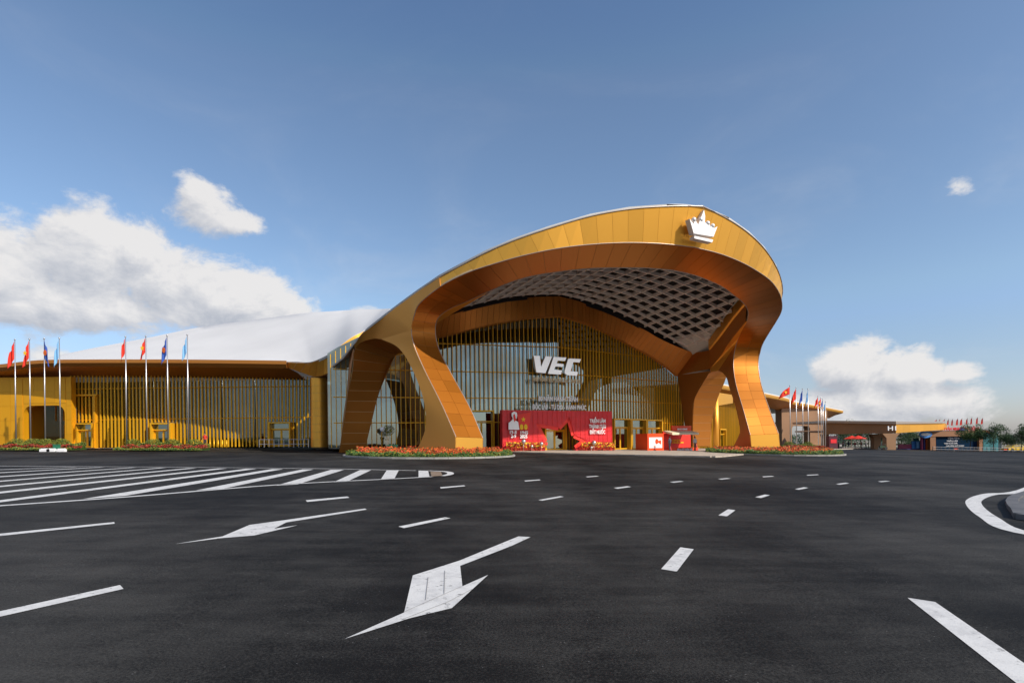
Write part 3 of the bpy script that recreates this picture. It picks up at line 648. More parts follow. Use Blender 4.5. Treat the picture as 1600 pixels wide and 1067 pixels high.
    A1 = cr_curve([(0, 14.3, 15.45), (-2.6, 14.7, 15.2), (-4.5, 15.1, 14.93), (-6.5, 15.6, 14.5), (-8.5, 15.95, 14.03), (-10.4, 16.3, 13.5), (-12.2, 16.7, 12.95), (-14.6, 17.0, 12.3), (-17.6, 17.4, 11.15), (-20.5, 17.9, 9.75)])
    for k in range(27):
        a, b = k / 3, (k + 1) / 3
        P = [[mir(A2(s).lerp(A1(s), t), sd_) for t in (.004, .5, .996)] for s in (a + .008, (a + b) / 2, b - .008)]
        sheet('arch_band_panel', P, M_['bronze'], hood, .04, sd_ > 0)
    P = loft(A2, A1, 0, 9, 40, 2, sd_)
    sheet('arch_band_backing', [[p + WV * .16 for p in r] for r in P], M_['seam'], hood, .1, sd_ > 0)
    A0 = lambda s: A1(s) + Vector((0, .35, -.12))
    sheet('arch_trim', loft(A1, A0, 0, 9, 40, 1, sd_), M_['bronze'], hood, .05, sd_ > 0)
    c_top = cr_curve([(-20.2, 14.4, 12.3), (-19.5, 11, 12.1)]); c_bot = cr_curve([(-20.5, 17.9, 9.75), (-20, 11.5, 9.9)])
    sheet('ring_beam', loft(c_top, c_bot, 0, 1, 6, 4, sd_), M_['bronze'], hood, .06, sd_ > 0)
    # back leg inner face to the glass, and its outer/back faces
    g1 = cr_curve([(-20.5, 17.9, 9.8), (-21.4, 18.2, 6.2), (-22.1, 18.4, 3.6), (-22.7, 18.6, .0)]); g0 = cr_curve([(-20.0, 11.4, 9.6), (-20.75, 15, 6.3), (-21.3, 15.9, 3.6), (-22, 16.7, .1)])
    sheet('inner_panel', loft(g0, g1, 0, 3, 10, 3, sd_), M_['bronze'], hood, .05, sd_ > 0)
    ob = cr_curve([(-23.7, 12.0, 10.0), (-23.85, 14.2, 6.2), (-24.05, 15.3, 3.6), (-24.5, 16.2, .1)]); obk = cr_curve([(-23.4, 15.5, 10.2), (-23.5, 17.2, 6.2), (-23.7, 18.2, 3.6), (-24.0, 18.8, .0)])
    sheet('back_leg_side', loft(ob, obk, 0, 3, 10, 3, sd_), M_['bronze'], hood, .05, sd_ < 0)
    # thin pale edge trims along B, I and T
    for f_, s0, s1, n, r in ((fB, 1, 16, 90, .035), (fI, 1, 16, 90, .035), (fT, 5, 16, 60, .06)):
        mb = MB(); pp = [mir(f_(s0 + (s1 - s0) * i / n), sd_) for i in range(n + 1)]
        for a, b in zip(pp[:-1], pp[1:]): mb.tube(a, b, r, n=6, cap=False)
        mb.build('edge_trim', M_['edge'], hood, True)
# top skin of the hood
P = []
path = [Vector(T[k]) for k in range(16, 4, -1)] + [Vector((-22.96, 9.45, 11.37)), Vector((-23.7, 11.7, 10.4)), Vector((-24.2, 15, 9.4)), Vector((-24.6, 20, 9.0))]
for i, v in enumerate(path):
    row = []; top = 19.85 if i < 12 else 19.9 - .2 * (i - 12)
    for j in range(17):
        t = j / 16; x = -v.x * (2 * t - 1) * -1
        s = math.sin(math.pi * t); zt = v.z + .02 + max(0, min(top, v.z + 1.9 * i * .42) - v.z) * s
        row.append(L(v.x * (1 - 2 * t) if i else 0 + (1 - 2 * t) * .01, v.y, zt))
    P.append(row)
sheet('roof_skin', P, M_['white_roof'], hood, .15, False)
# lattice ceiling
zc_u = [0, 2.6, 4.4, 6.5, 8.6, 10.7, 12.7, 14.6, 17.2, 20.5]; zc_z = [17.8, 17.55, 17.3, 16.9, 16.3, 15.65, 14.95, 14.2, 13.3, 12.3]
def zc(u, w=15): return float(np.interp(abs(u), zc_u, zc_z)) + .05 + 1.4 * min(1, (abs(u) / 14.5) ** 2) * (15 - w) / 14.5
def wmin(u):
    u = abs(u)
    return float(np.interp(u, [0, 5.2, 9.9, 13.2, 14.2, 16, 17.7, 19.2], [-5.2, -4.3, -2.8, -.6, 1.2, 4.7, 8.2, 11.2]))
RD = .34
for k in range(-12, 13):
    u = k * 1.55; a, b = wmin(u), 14.75
    mb = MB(); mb.bar(L(u, a, zc(u, a) + RD / 2), L(u, b, zc(u, b) + RD / 2), .11, RD)
    mb.build('lattice_rib', M_['rib'], hood)
for k in range(12):
    w = -3.9 + k * 1.64; us = [x for x in np.linspace(-19, 19, 77) if wmin(x) <= w]
    if len(us) < 2: continue
    vs = []; n = len(us)
    for x in us:
        for dw in (-.055, .055):
            for dz in (.004, RD - .004): vs.append(L(x, w + dw, zc(x, w) + dz))
    fs = []
    for i in range(n - 1):
        o = 4 * i; p = o + 4
        fs += [(o, p, p + 2, o + 2), (o + 1, o + 3, p + 3, p + 1), (o, o + 1, p + 1, p), (o + 2, p + 2, p + 3, o + 3)]
    fs += [(0, 2, 3, 1), (4 * n - 4, 4 * n - 3, 4 * n - 1, 4 * n - 2)]
    link('lattice_rib', mesh(vs, fs), M_['rib'], hood)
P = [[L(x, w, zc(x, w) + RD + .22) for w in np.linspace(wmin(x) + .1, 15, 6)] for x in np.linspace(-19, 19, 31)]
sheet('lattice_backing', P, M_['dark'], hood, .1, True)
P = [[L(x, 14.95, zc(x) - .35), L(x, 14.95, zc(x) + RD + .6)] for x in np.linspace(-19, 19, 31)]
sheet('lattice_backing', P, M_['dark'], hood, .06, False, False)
# crown emblem on the fascia apex (white, proud of the panels)
cu0 = Vector((0, -7.45, 18.2))
def crown_pt(px, py):
    u, z = on_w(px, py, -8.05); return L(u, -8.05, z)
def crown_poly(name, pts, dep=.5):
    mb = MB(); q = [crown_pt(*p) for p in pts]; mb.prism(q, WV * dep); mb.build(name, M_['crown'], crown)
crown = empty('crown_emblem', L(0, -7.5, 18)); crown.parent = hood; crown.matrix_parent_inverse = parent_world(hood).inverted()
K = lambda x, y: (1040 + x / 10.67, 310 + y / 10.67)
crown_poly('crown_body', [K(*p) for p in [(470, 585), (400, 340), (470, 430), (490, 350), (545, 440), (600, 300), (640, 190), (660, 300), (655, 400), (690, 430), (725, 395), (750, 480), (800, 440), (810, 500), (865, 470), (800, 640)]])
crown_poly('crown_bar', [K(*p) for p in [(478, 625), (795, 690), (775, 735), (482, 668)]])
for p in [(485, 350), (600, 350), (715, 410), (795, 455)]:
    mb = MB(); mb.ball(crown_pt(*K(*p)) + WV * .1, .2, 10, 8); mb.build('crown_ball', M_['crown'], crown, True)

# ------------------------------------------------------------------ the hall
hall = empty('exhibition_hall', L(0, 25, 0), 'long golden exhibition hall with white roof, vertical fins and tall glazed front', 'building')
def gw(u): return 14.3 + .19 * abs(u)
GLZ = cr_curve([A1(s) for s in np.linspace(0, 9, 19)])
def ztop(u):
    u = abs(u); xs = [0, 2.6, 4.5, 6.5, 8.5, 10.4, 12.2, 14.6, 17.6, 20.5]; zs = [15.4, 15.15, 14.9, 14.45, 14.0, 13.45, 12.9, 12.25, 11.1, 9.7]
    return float(np.interp(u, xs, zs))
def ztopL(u):                                     # the glazing carries on past the hood's back leg on the left
    return ztop(u) if u > -19.4 else float(np.interp(-u, [19.4, 20.5, 22, 24, 25.2], [9.4, 12.2, 12.1, 11.0, 10.2]))
def zfl(u, w): return fz(L(u, w, 0).x)
us = [x / 2 for x in range(-50, 47)]
gd = .55                                          # glass stands behind the fins
vs = []; fs = []
for u in us:
    vs += [L(u, gw(u) + gd, zfl(u, gw(u)) - .1), L(u, gw(u) + gd, ztopL(u) + .2)]
fs = [(2 * i, 2 * i + 2, 2 * i + 3, 2 * i + 1) for i in range(len(us) - 1)]
link('glazing', mesh(vs, fs), M_['glass'], hall)
fin_me = mesh(*(lambda b: (b.v, b.f))((lambda b: (b.box((0, 0, .5), (.07, .22, 1)), b)[1])(MB())))
fin_me.materials.append(M_['fin'])
PI = parent_world(hall).inverted()
def fin(p, rz, z0, z1, dx=1, dy=1, name='fin', par=None):
    o = bpy.data.objects.new(name, fin_me); C.objects.link(o); o.parent = hall; o.matrix_parent_inverse = PI
    o.location = (p.x, p.y, z0); o.rotation_euler.z = rz; o.scale = (dx, dy, z1 - z0)
    return o
door_zones = [(-11.5, -8.3, 4.2), (5.6, 13.0, 3.9), (-8.4, 5.4, .0)]
for u in np.arange(-24.75, 22.9, .5):
    zb = zfl(u, gw(u)) + .02
    for a, b, h in door_zones:
        if a < u < b and h: zb = zfl(u, gw(u)) + h
    fin(L(u, gw(u) + .25, 0), TH + (.188 if u > 0 else -.188), zb, ztopL(u) + (.1 if abs(u) < 19 else -.1), .95, .8)
# transoms
def transom(z, u0, u1, t=.09):
    for a, b in ((u0, min(0, u1)), (max(0, u0), u1)):
        if b <= a: continue
        mb = MB(); mb.bar(L(a, gw(a) + .42, z), L(b, gw(b) + .42, z), .1, t); mb.build('transom', M_['fin'], hall)
for z, hu in ((3.3, 25), (6.0, 25), (8.9, 25), (11.9, 14.6)):
    lim = [u for u in us if ztopL(u) > z + .1 and abs(u) < hu and u < 22.6]; transom(z, min(lim), max(lim))
# inside: floor, mezzanine, back wall, columns, ceiling
P = [[L(u, w, zfl(u, w) + .015) for w in np.linspace(gw(u) + 1.0, 44, 4)] for u in np.linspace(-24, 20, 12)]
sheet('interior_floor', P, M_['interior'], hall, .1, False, False)
for q_, zt_ in (((L(20, 36, 0), L(-13, 36, 0)), 15.2), ((L(-13, 36, 0), L(-21, 27.5, 0)), 9.5), ((L(-21, 27.5, 0), L(-24.5, 20.5, 0)), 8.6)):
    mb = MB(); c0, c1 = q_; mb.prism([c0 + Vector((0, 0, -.6)), c1 + Vector((0, 0, -.6)), c1 + Vector((0, 0, zt_)), c0 + Vector((0, 0, zt_))], (0, .3, 0)); mb.build('interior_wall', M_['interior'], hall)
P = [[L(u, w, ztop(u) + .05) for w in (gw(u) + .7, 26, 36)] for u in np.linspace(-13, 18.5, 16)]
sheet('interior_ceiling', P, M_['interior'], hall, .2, True, False)
P = [[L(u, w, 5.2) for w in (28, 36)] for u in np.linspace(-13, 18.5, 3)]
sheet('mezzanine', P, M_['int_light'], hall, .8, False, False)
for u in (-11.5, -5.5, 4, 12.5):
    mb = MB(); mb.tube(L(u, 23, -.3), L(u, 23, ztop(u)), .55, n=16); mb.build('interior_column', M_['gold'], hall, True)
for u0, w0, u1, w1 in ((-24, 22, -19.5, 19.8), (-22, 24, -18.8, 20.5)):
    mb = MB()
    for k in range(5):
        a = L(u0 + (u1 - u0) * k / 5, w0 - (w0 - w1) * k / 5, 7.2 + .55 * k); b = L(u0 + (u1 - u0) * (k + 1) / 5, w0 - (w0 - w1) * (k + 1) / 5, 7.75 + .55 * k)
        up = Vector((0, 0, 1.3)); mb.tube(a, b, .07, n=6); mb.tube(a + up, b + up, .07, n=6); mb.tube(a, b + up, .05, n=6); mb.tube(a + up, b, .05, n=6)
    mb.build('roof_truss', M_['white'], hall)

# white roof on the left
E_ = [(-60, 575, 67), (0, 570.5, 65.5), (62, 564, 65), (150, 562.8, 64.5), (300, 563, 64), (448, 564.8, 63), (479, 566, 61.8), (496, 562, 61), (518.6, 550, 60.3), (547, 528.5, 60.7), (568, 517, 61.5), (590, 501, 64), (606, 489, 66)]
R_ = [(-60, 576, 76), (0, 570.8, 75), (62, 561, 80), (144, 544, 88), (227, 528.5, 95), (320, 510, 104), (440, 494, 109), (479, 489, 110), (530, 485.5, 106), (555, 484, 102), (590, 483, 95), (602, 482.5, 88), (610, 482, 80)]
fE = cr_curve([at(*p) for p in E_]); fR = cr_curve([at(*p) for p in R_])
P = []
for i in range(97):
    s = i / 8; a, b = fE(s), fR(s); row = []
    for j in range(9):
        t = j / 8; p = a.lerp(b, t); row.append(p)
    row.append(b + Vector((0, 14, -3))); row.append(b + Vector((0, 30, -9))); P.append(row)
sheet('roof', P, M_['white_roof'], hall, .25, False)
# eave fascia, soffit, orange corner fascia
fEb = lambda s: fE(s) + Vector((0, .12, -.62))
P = [[fE(s) + Vector((0, -.03, .06)), fE(s) + Vector((0, -.12, -.3)), fEb(s)] for s in np.linspace(0, 5, 41)]
sheet('eave_fascia', P, M_['bronze'], hall, .08, False)
WY = 68.5
def wall_z(px, py, Y=WY): return at(px, py, Y).z
sof = []
for s in np.linspace(0, 5, 41):
    a = fEb(s); zt = a.z - .75
    sof.append([a, Vector((a.x, (a.y + WY) / 2 + .3, a.z - .25)), Vector((a.x, WY + .5, zt))])
sheet('eave_soffit', sof, M_['bronze'], hall, .08, False)
top = cr_curve([at(448, 566, 63.1), at(479, 567, 61.9), at(496, 563, 61.1), at(518.6, 551.5, 60.4)], ()); bot = cr_curve([at(447, 573, 63.4), at(470, 580.5, 63), at(494, 588, 62.4), at(517.5, 581, 60.8)])
for k in range(6):
    a, b = k / 2, (k + 1) / 2
    sheet('corner_fascia', [[top(s), top(s).lerp(bot(s), .5), bot(s)] for s in (a + .01, (a + b) / 2, b - .01)], M_['gold'], hall, .06, False)
sheet('corner_soffit', [[bot(s), Vector((bot(s).x - .3, 65, bot(s).z + .15)), Vector((bot(s).x - .5, WY, bot(s).z + .1))] for s in np.linspace(0, 3, 9)], M_['bronze'], hall, .06, False)
P = [[fE(s) + Vector((0, -.04, -.05)), fE(s) + Vector((0, -.04, -.42))] for s in np.linspace(8, 10, 12)]
sheet('eave_fascia', P, M_['gold'], hall, .1, False)
# big round column
cx = at(499.5, 690, 63.6); 
ncol = 9
for k in range(ncol):
    z0, z1 = fz(cx.x) + k * (8.35 - fz(cx.x)) / ncol, fz(cx.x) + (k + 1) * (8.35 - fz(cx.x)) / ncol
    mb = MB(); mb.tube((cx.x, cx.y, z0 + .012), (cx.x, cx.y, z1 - .012), .92, n=40); autosmooth(mb.build('column_drum', M_['gold'], hall, True))
mb = MB(); mb.tube((cx.x, cx.y, fz(cx.x) - .1), (cx.x, cx.y, 8.5), .88, n=32); mb.build('column_core', M_['seam'], hall, True)
# left wing wall: glass behind fins
xL0, xL1 = at(112, 650, WY).x, at(487, 650, WY).x
mb = MB(); mb.box(((xL0 + xL1) / 2, WY + .5, 4.6), (xL1 - xL0, .05, 8.4)); mb.build('glazing', M_['glass_dark'], hall)
mb = MB(); mb.box(((xL0 + xL1) / 2, WY + 9, 4.5), (xL1 - xL0 + 6, .3, 9)); mb.build('interior_wall', M_['interior'], hall)
mb = MB(); mb.box(((xL0 + xL1) / 2, WY + 5, .75), (xL1 - xL0, 9, .1)); mb.build('interior_floor', M_['interior'], hall)
def soff_z(x):
    """underside of the eave above the wall line"""
    best = min(np.linspace(0, 5, 101), key=lambda s: abs(fE(s).x - x)); return fE(best).z - 1.37
wing_doors = [(at(115, 0, WY).x, at(143, 0, WY).x, 'd1'), (at(232, 0, WY).x, at(264, 0, WY).x, 'd2'), (at(415, 0, WY).x, at(449, 0, WY).x, 'd3')]
DH = 2.9
n = int((xL1 - xL0) / .43)
for i in range(n + 1):
    x = xL0 + (xL1 - xL0) * i / n; zb = fz(x) + .02
    if any(a - .1 < x < b + .1 for a, b, _ in wing_doors): zb = fz(x) + DH + .1
    fin(Vector((x, WY, 0)), 0, zb, soff_z(x) + .3, 1.5, .85)
for z in (8.0, 4.3):
    mb = MB(); mb.box(((xL0 + xL1) / 2, WY + .35, z), (xL1 - xL0, .1, .1)); mb.build('transom', M_['fin'], hall)
def door(x0, x1, Y, h, zb, ang=0, deep=.6, name='door', leaves=2, origin=None, xd=Vector((1, 0, 0))):
    """gold portal frame with glazed leaves: door > frame, leaf, pane"""
    yd = Vector((-xd.y, xd.x, 0)); o0 = origin if origin is not None else Vector((x0, Y, 0)); wdt = x1 - x0
    P_ = lambda a, d, z: o0 + xd * a + yd * d + Vector((0, 0, z))
    fr = MB(); t = .16
    for a in (t / 2, wdt - t / 2): fr.box(P_(a, 0, zb + h / 2), (t, deep, h), xd, yd)
    fr.box(P_(wdt / 2, 0, zb + h - t / 2), (wdt - 2 * t, deep, t), xd, yd); fr.box(P_(wdt / 2, .02, zb + h * .72), (wdt - 2 * t, deep * .4, .12), xd, yd)
    d = fr.build(name, M_['fin'], hall)
    n = leaves; lw = (wdt - 2 * t) / n
    for i in range(n):
        a0 = t + lw * i; lf = MB(); hh = h * .72 - .08; s_ = .1
        for a in (a0 + s_ / 2 + .01, a0 + lw - s_ / 2 - .01): lf.box(P_(a, .05, zb + hh / 2), (s_, .07, hh), xd, yd)
        for z in (.12, hh - .06): lf.box(P_(a0 + lw / 2, .05, zb + z), (lw - 2 * s_ - .02, .07, .14 if z < 1 else .1), xd, yd)
        q = lf.build('door_leaf', M_['fin'], d)
        q.matrix_parent_inverse = Matrix.Identity(4)
        q.matrix_parent_inverse = parent_world(d).inverted()
    pn = MB(); pn.box(P_(wdt / 2, .07, zb + h / 2), (wdt - 2 * t, .02, h - t), xd, yd); q = pn.build('pane', M_['glass'], d); q.matrix_parent_inverse = parent_world(d).inverted()
    return d
for a, b, _ in wing_doors:
    door(a, b, WY - .1, DH, fz((a + b) / 2), deep=1.3)
# left end portal wall: panelled, with a rounded opening
def rounded(x0, x1, z0, z1, r, n=6):
    pts = [(x0, z0)]
    for k in range(n + 1): t = math.pi - math.pi / 2 * k / n; pts.append((x0 + r + r * math.cos(t), z1 - r + r * math.sin(t)))
    for k in range(n + 1): t = math.pi / 2 - math.pi / 2 * k / n; pts.append((x1 - r + r * math.cos(t), z1 - r + r * math.sin(t)))
    pts.append((x1, z0)); return pts
PY = 67.4
def X(px): return at(px, 640, PY).x
def portal_wall(name, o0, xd, length, zb, zt, hole, thick, m, parent, step=None):
    """wall from o0 along xd with one arched hole (a0, a1, height, radius), built as one closed extrusion"""
    yd = Vector((-xd.y, xd.x, 0)); a0, a1, hh, r = hole
    out = [(0, zb), (0, zt(0)), (length, zt(length)), (length, zb)] ; hp = rounded(a0, a1, zb, zb + hh, r)
    loop = out + hp[::-1]                         # one concave outline: round the outside then back through the opening
    pts = [o0 + xd * a + Vector((0, 0, z)) for a, z in loop]
    bm = bmesh.new(); v = [bm.verts.new(p) for p in pts]; f = bm.faces.new(v); r_ = bmesh.ops.extrude_face_region(bm, geom=[f])
    for q in r_['geom']:
        if isinstance(q, bmesh.types.BMVert): q.co += yd * thick
    bmesh.ops.triangulate(bm, faces=[ff for ff in bm.faces if len(ff.verts) > 4]); bmesh.ops.recalc_face_normals(bm, faces=bm.faces[:])
    me = bpy.data.meshes.new('w'); bm.to_mesh(me); bm.free(); return link(name, me, m, parent)
xa, xb = X(-60), X(112)
zb_l = fz(-50)
def zt_l(a): return soff_z(min(xa + a, xL1)) + .35
portal_wall('portal_wall', Vector((xa, PY, 0)), Vector((1, 0, 0)), xb - xa, zb_l - .2, lambda a: 9.3, (X(37) - xa, X(101) - xa, 5.2, .95), .7, M_['wall_gold'], hall)
for px in (18, 30): pass
# cladding joints of the portal wall as thin proud panels
def wall_tiles(x0, x1, z0, z1, nx, nz, m, Y, name='wall_panel'):
    for i in range(nx):
        for j in range(nz):
            a = x0 + (x1 - x0) * i / nx; b = x0 + (x1 - x0) * (i + 1) / nx; c = z0 + (z1 - z0) * j / nz; d = z0 + (z1 - z0) * (j + 1) / nz
            panel(name, [Vector((a, Y, c)), Vector((b, Y, c)), Vector((b, Y, d)), Vector((a, Y, d))], .03, m, hall, Vector((0, -1, 0)), .012)
wall_tiles(X(-60), X(36), zb_l, 9.2, 5, 5, M_['wall_gold'], PY - .04)
wall_tiles(X(37), X(103), zb_l + 5.25, 9.2, 4, 2, M_['wall_gold'], PY - .04)
wall_tiles(X(104), X(112), zb_l, 9.2, 1, 5, M_['wall_gold'], PY - .04)
# inside the opening: a recessed court with fins, glass and a red panel
mb = MB(); mb.box((X(70), PY + 6.2, 4.0), (10, .1, 6.2)); mb.build('glazing', M_['glass_dark'], hall)
mb = MB(); mb.box((X(70), PY + 14, 4.6), (12, .2, 9)); mb.build('interior_wall', M_['interior'], hall)
mb = MB(); mb.box((X(70), PY + 3.6, 7.2), (11, 5.6, .2)); mb.box((X(70) - 5.2, PY + 3.6, 3.8), (.2, 5.6, 6.6)); mb.box((X(70) + 5.2, PY + 3.6, 3.8), (.2, 5.6, 6.6)); mb.build('added_shade_lining', M_['wall_gold'], hall)  # ceiling and side walls added to darken the recess
for i in range(14):
    x = X(37) - .8 + i * .5; fin(Vector((x, PY + 5.8, 0)), 0, zb_l + 3.4, 7.1, 1.4, .7)
for px in (42, 54, 66): fin(Vector((X(px), PY + 6, 0)), 0, zb_l, zb_l + 2.9, 5, 2, 'mullion')
bd = MB(); bd.box((X(87), PY + 3.2, zb_l + 1.35), (1.1, .25, 2.7)); tag(bd.build('red_banner', M_['red']), 'tall plain red banner board standing inside the arched opening at far left', 'banner')
bd = MB(); bd.box((X(77), PY + 4.2, zb_l + 1.1), (1.2, .12, 1.9)); pb = tag(bd.build('poster_stand', M_['white']), 'white poster board with a red figure beside the red banner in the left arch', 'poster')
bd = MB(); bd.prism([Vector((X(77) + a, PY + 4.12, zb_l + z)) for a, z in ((-.3, .5), (.25, .6), (.45, 1.0), (.15, 1.1), (.3, 1.6), (-.1, 1.8), (-.15, 1.2), (-.4, 1.0))], (0, -.02, 0)); bd.build('print', M_['magenta'], pb)

# right wing: recedes to the right
wR = [Vector((30.0, 86.5, 0)), Vector((49, 111, 0)), Vector((60, 125.5, 0)), Vector((67, 137, 0)), Vector((80.5, 149, 0)), Vector((92, 160, 0))]
def wing_pt(d):
    acc = 0
    for a, b in zip(wR[:-1], wR[1:]):
        l = (b - a).length
        if d <= acc + l or b is wR[-1]: t = (b - a).normalized(); return a + t * (d - acc), t
        acc += l
totR = sum((b - a).length for a, b in zip(wR[:-1], wR[1:]))
def eave_z(d): return 9.45 - max(0, d - 60) * .04
ds = list(np.linspace(0, totR, 30)); P1 = []; P2 = []; P3 = []
for d in ds:
    p, t = wing_pt(d); o = Vector((t.y, -t.x, 0)); e1 = p + Vector((0, 0, eave_z(d)))
    P1.append([e1, e1 - Vector((0, 0, .3)) + o * .02, e1 - Vector((0, 0, .6)) - o * .1])
    P2.append([e1 - Vector((0, 0, .6)) - o * .1, e1 - o * 2 - Vector((0, 0, 1.1)), e1 - o * 3.6 - Vector((0, 0, 1.9))])
    P3.append([e1 + Vector((0, 0, .02)), e1 - o * 8 + Vector((0, 0, .05)), e1 - o * 20 + Vector((0, 0, .0))])
sheet('eave_fascia', P1, M_['gold'], hall, .08, False); sheet('eave_soffit', P2, M_['bronze'], hall, .08, False); sheet('roof', P3, M_['white_roof'], hall, .2, True)
dport = None
for d in np.arange(1.0, 47, .6):
    p, t = wing_pt(d); o = Vector((t.y, -t.x, 0)); q = p - o * 3.4
    fin(q, math.atan2(t.y, t.x), gz(q.x), eave_z(d) - 1.7, 1.6, 1.5)
vs = []; 
for d in (0, 12, 24, 36, 54): 
    p, t = wing_pt(d); o = Vector((t.y, -t.x, 0)); q = p - o * 4.0; vs += [q + Vector((0, 0, gz(q.x) - .2)), q + Vector((0, 0, eave_z(d) - 1.2))]
link('glazing', mesh(vs, [(2 * i, 2 * i + 2, 2 * i + 3, 2 * i + 1) for i in range(4)]), M_['glass_dark'], hall)
vs = []
for d in (-6, 12, 24, 36, 48): 
    p, t = wing_pt(max(0, d)); o = Vector((t.y, -t.x, 0)); q = p - o * 9.0 - t * (6 if d < 0 else 0); vs += [q + Vector((0, 0, gz(q.x) - .2)), q + Vector((0, 0, eave_z(0) - .2))]
link('interior_wall', mesh(vs, [(2 * i, 2 * i + 2, 2 * i + 3, 2 * i + 1) for i in range(4)]), M_['interior'], hall)
# corner fascia and slim column at the start of the right wing
top = [at(1100, 604, 84), at(1111, 612, 85), at(1143, 617, 92)]; 
P = [[a, a - Vector((0, 0, h_))] for a, h_ in zip(top, (2.0, 2.2, 1.3))]
sheet('corner_fascia', P, M_['gold'], hall, .2, False)
c2 = at(1119, 700, 85.5)
mb = MB(); mb.tube((c2.x, c2.y, gz(c2.x)), (c2.x, c2.y, 7.2), .42, n=20); mb.build('column', M_['gold'], hall, True)
c3 = at(1108, 700, 83.5)
mb = MB(); mb.tube((c3.x, c3.y, gz(c3.x)), (c3.x, c3.y, 7.4), .35, n=20); mb.build('column', M_['gold'], hall, True)
# portal wall of the right wing with an arched opening
q0 = at(1222, 700, 138.5); q0.z = 0; q1 = at(1293, 700, 151); q1.z = 0; dirp = (q1 - q0).normalized(); lenp = (q1 - q0).length
# choose the opening by sight lines
def along(px):
    r = ray(px, 690); 
    A_ = Matrix(((dirp.x, -r.x), (dirp.y, -1))); s = A_.inverted() @ Vector((-q0.x, -q0.y)); return s[0]
a0, a1 = along(1237.5), along(1266)
portal_wall('portal_wall', q0, dirp, lenp, -2.2, lambda a: 8.6 - a * .04, (a0, a1, 5.9, 1.1), 1.6, M_['dull'], hall)
mb = MB(); mb.box(q0 + dirp * ((a0 + a1) / 2 + 1) + Vector((-dirp.y, dirp.x, 0)) * 6 + Vector((0, 0, 1)), (9, .2, 7.5), dirp); mb.build('glazing', M_['glass'], hall)
dR, tR = wing_pt(11.5); oR = Vector((tR.y, -tR.x, 0)); qR = dR - oR * 2.9
door(0, 3.2, 0, 3.2, gz(qR.x), deep=1.0, origin=qR, xd=tR)
dR, tR = wing_pt(44); oR = Vector((tR.y, -tR.x, 0)); qR = dR - oR * 2.9
door(0, 3.2, 0, 3.2, gz(qR.x), deep=1.0, origin=qR, xd=tR)

# main doors of the glazed front
def fd(px0, px1, h, sl, leaves=2):
    w0 = 14.3
    u0 = on_w(px0, 700, w0, sl)[0]; u1 = on_w(px1, 700, w0, sl)[0]
    o_ = L(u0, gw(u0) - .1, 0); e_ = L(u1, gw(u1) - .1, 0); xd = (e_ - o_).normalized()
    door(0, (e_ - o_).length, 0, h, fz(o_.x), deep=1.0, origin=o_, xd=xd, leaves=leaves)
fd(733, 771, 4.3, -.19); fd(849, 884, 3.2, -.19)
fd(955, 982, 3.85, .19); fd(982.5, 1006, 3.85, .19); fd(1006.5, 1031, 3.85, .19)
# big letters VEC and the line below
w_let = 14.0
def lp(px, py, w=w_let): u, z = on_w(px, py, w); return L(u, w, z)
V = lambda x, y: (820 + x / 14.545, 540 + y / 14.545)
for pts in ([(200, 225), (345, 232), (370, 480), (470, 240), (620, 248), (470, 625), (262, 605)],
            [(655, 255), (948, 270), (915, 350), (752, 340), (722, 402), (888, 418), (858, 484), (698, 470), (668, 545), (850, 560), (820, 655), (525, 638)],
            [(985, 300), (1040, 290), (1280, 305), (1245, 385), (1105, 372), (1040, 575), (1210, 598), (1185, 685), (960, 668), (905, 625), (905, 570)]):
    mb = MB(); mb.prism([lp(*V(*p)) for p in pts], WV * .28); mb.build('sign_letter', M_['letter_silver'], hall)
a, b = lp(833, 594.5), lp(907, 598.5)
text('sign_line', 'VIETNAM EXPOSITION CENTER', lp(833, 595.2), (b - a), (0, 0, 1), .62, M_['cream_letters'], hall, .1, (b - a).length, bold=.012)
def hline(body, x0, x1, y0, y1, w, size, m, par, depth=.1, bold=.015):
    a, b = lp(x0, y0, w), lp(x1, y1, w); return text('lettering', body, a, UV, (0, 0, 1), size, m, par, depth, (b - a).length, bold=bold)

# ------------------------------------------------------------------ red gateway board with the star-shaped doorway
board = empty('red_gateway_board', L(-1.5, 12.2, fz(0)), 'red slatted gateway board with star-shaped doorway, white slogans and flag print', 'display board')
wb = 12.0
def bp(px, py): u, z = on_w(px, py, wb); return (u, z)
S_ = lambda x, y: (780 + x / 8.42, 600 + y / 8.42)
u0, ztp = bp(784, 637); u1, ztp1 = bp(956, 645.5); zb0 = fz(L(u0, wb, 0).x) - .05; zb1 = fz(L(u1, wb, 0).x) - .05; ztp = (ztp + ztp1) / 2
star = [bp(*S_(*p)) for p in [(600, 800), (605, 760), (480, 518), (785, 570), (920, 430), (990, 668), (1150, 740), (1010, 845)]]
loop = [(u0, zb0), (u0, ztp), (u1, ztp), (u1, zb1), (star[-1][0] - .1, (zb0 + zb1) / 2)] + star[::-1] + [(star[0][0] - .1, (zb0 + zb1) / 2)]
def poly_slab(name, loop, w, dep, m, par):
    bm = bmesh.new(); v = [bm.verts.new(L(a, w, z)) for a, z in loop]; f = bm.faces.new(v); r_ = bmesh.ops.extrude_face_region(bm, geom=[f])
    for q in r_['geom']:
        if isinstance(q, bmesh.types.BMVert): q.co += WV * dep
    bmesh.ops.triangulate(bm, faces=[ff for ff in bm.faces if len(ff.verts) > 4]); bmesh.ops.recalc_face_normals(bm, faces=bm.faces[:])
    me = bpy.data.meshes.new('s'); bm.to_mesh(me); bm.free(); return link(name, me, m, par)
poly_slab('panel', loop, wb, .5, M_['redslat'], board)
sl_ = star
mb = MB()
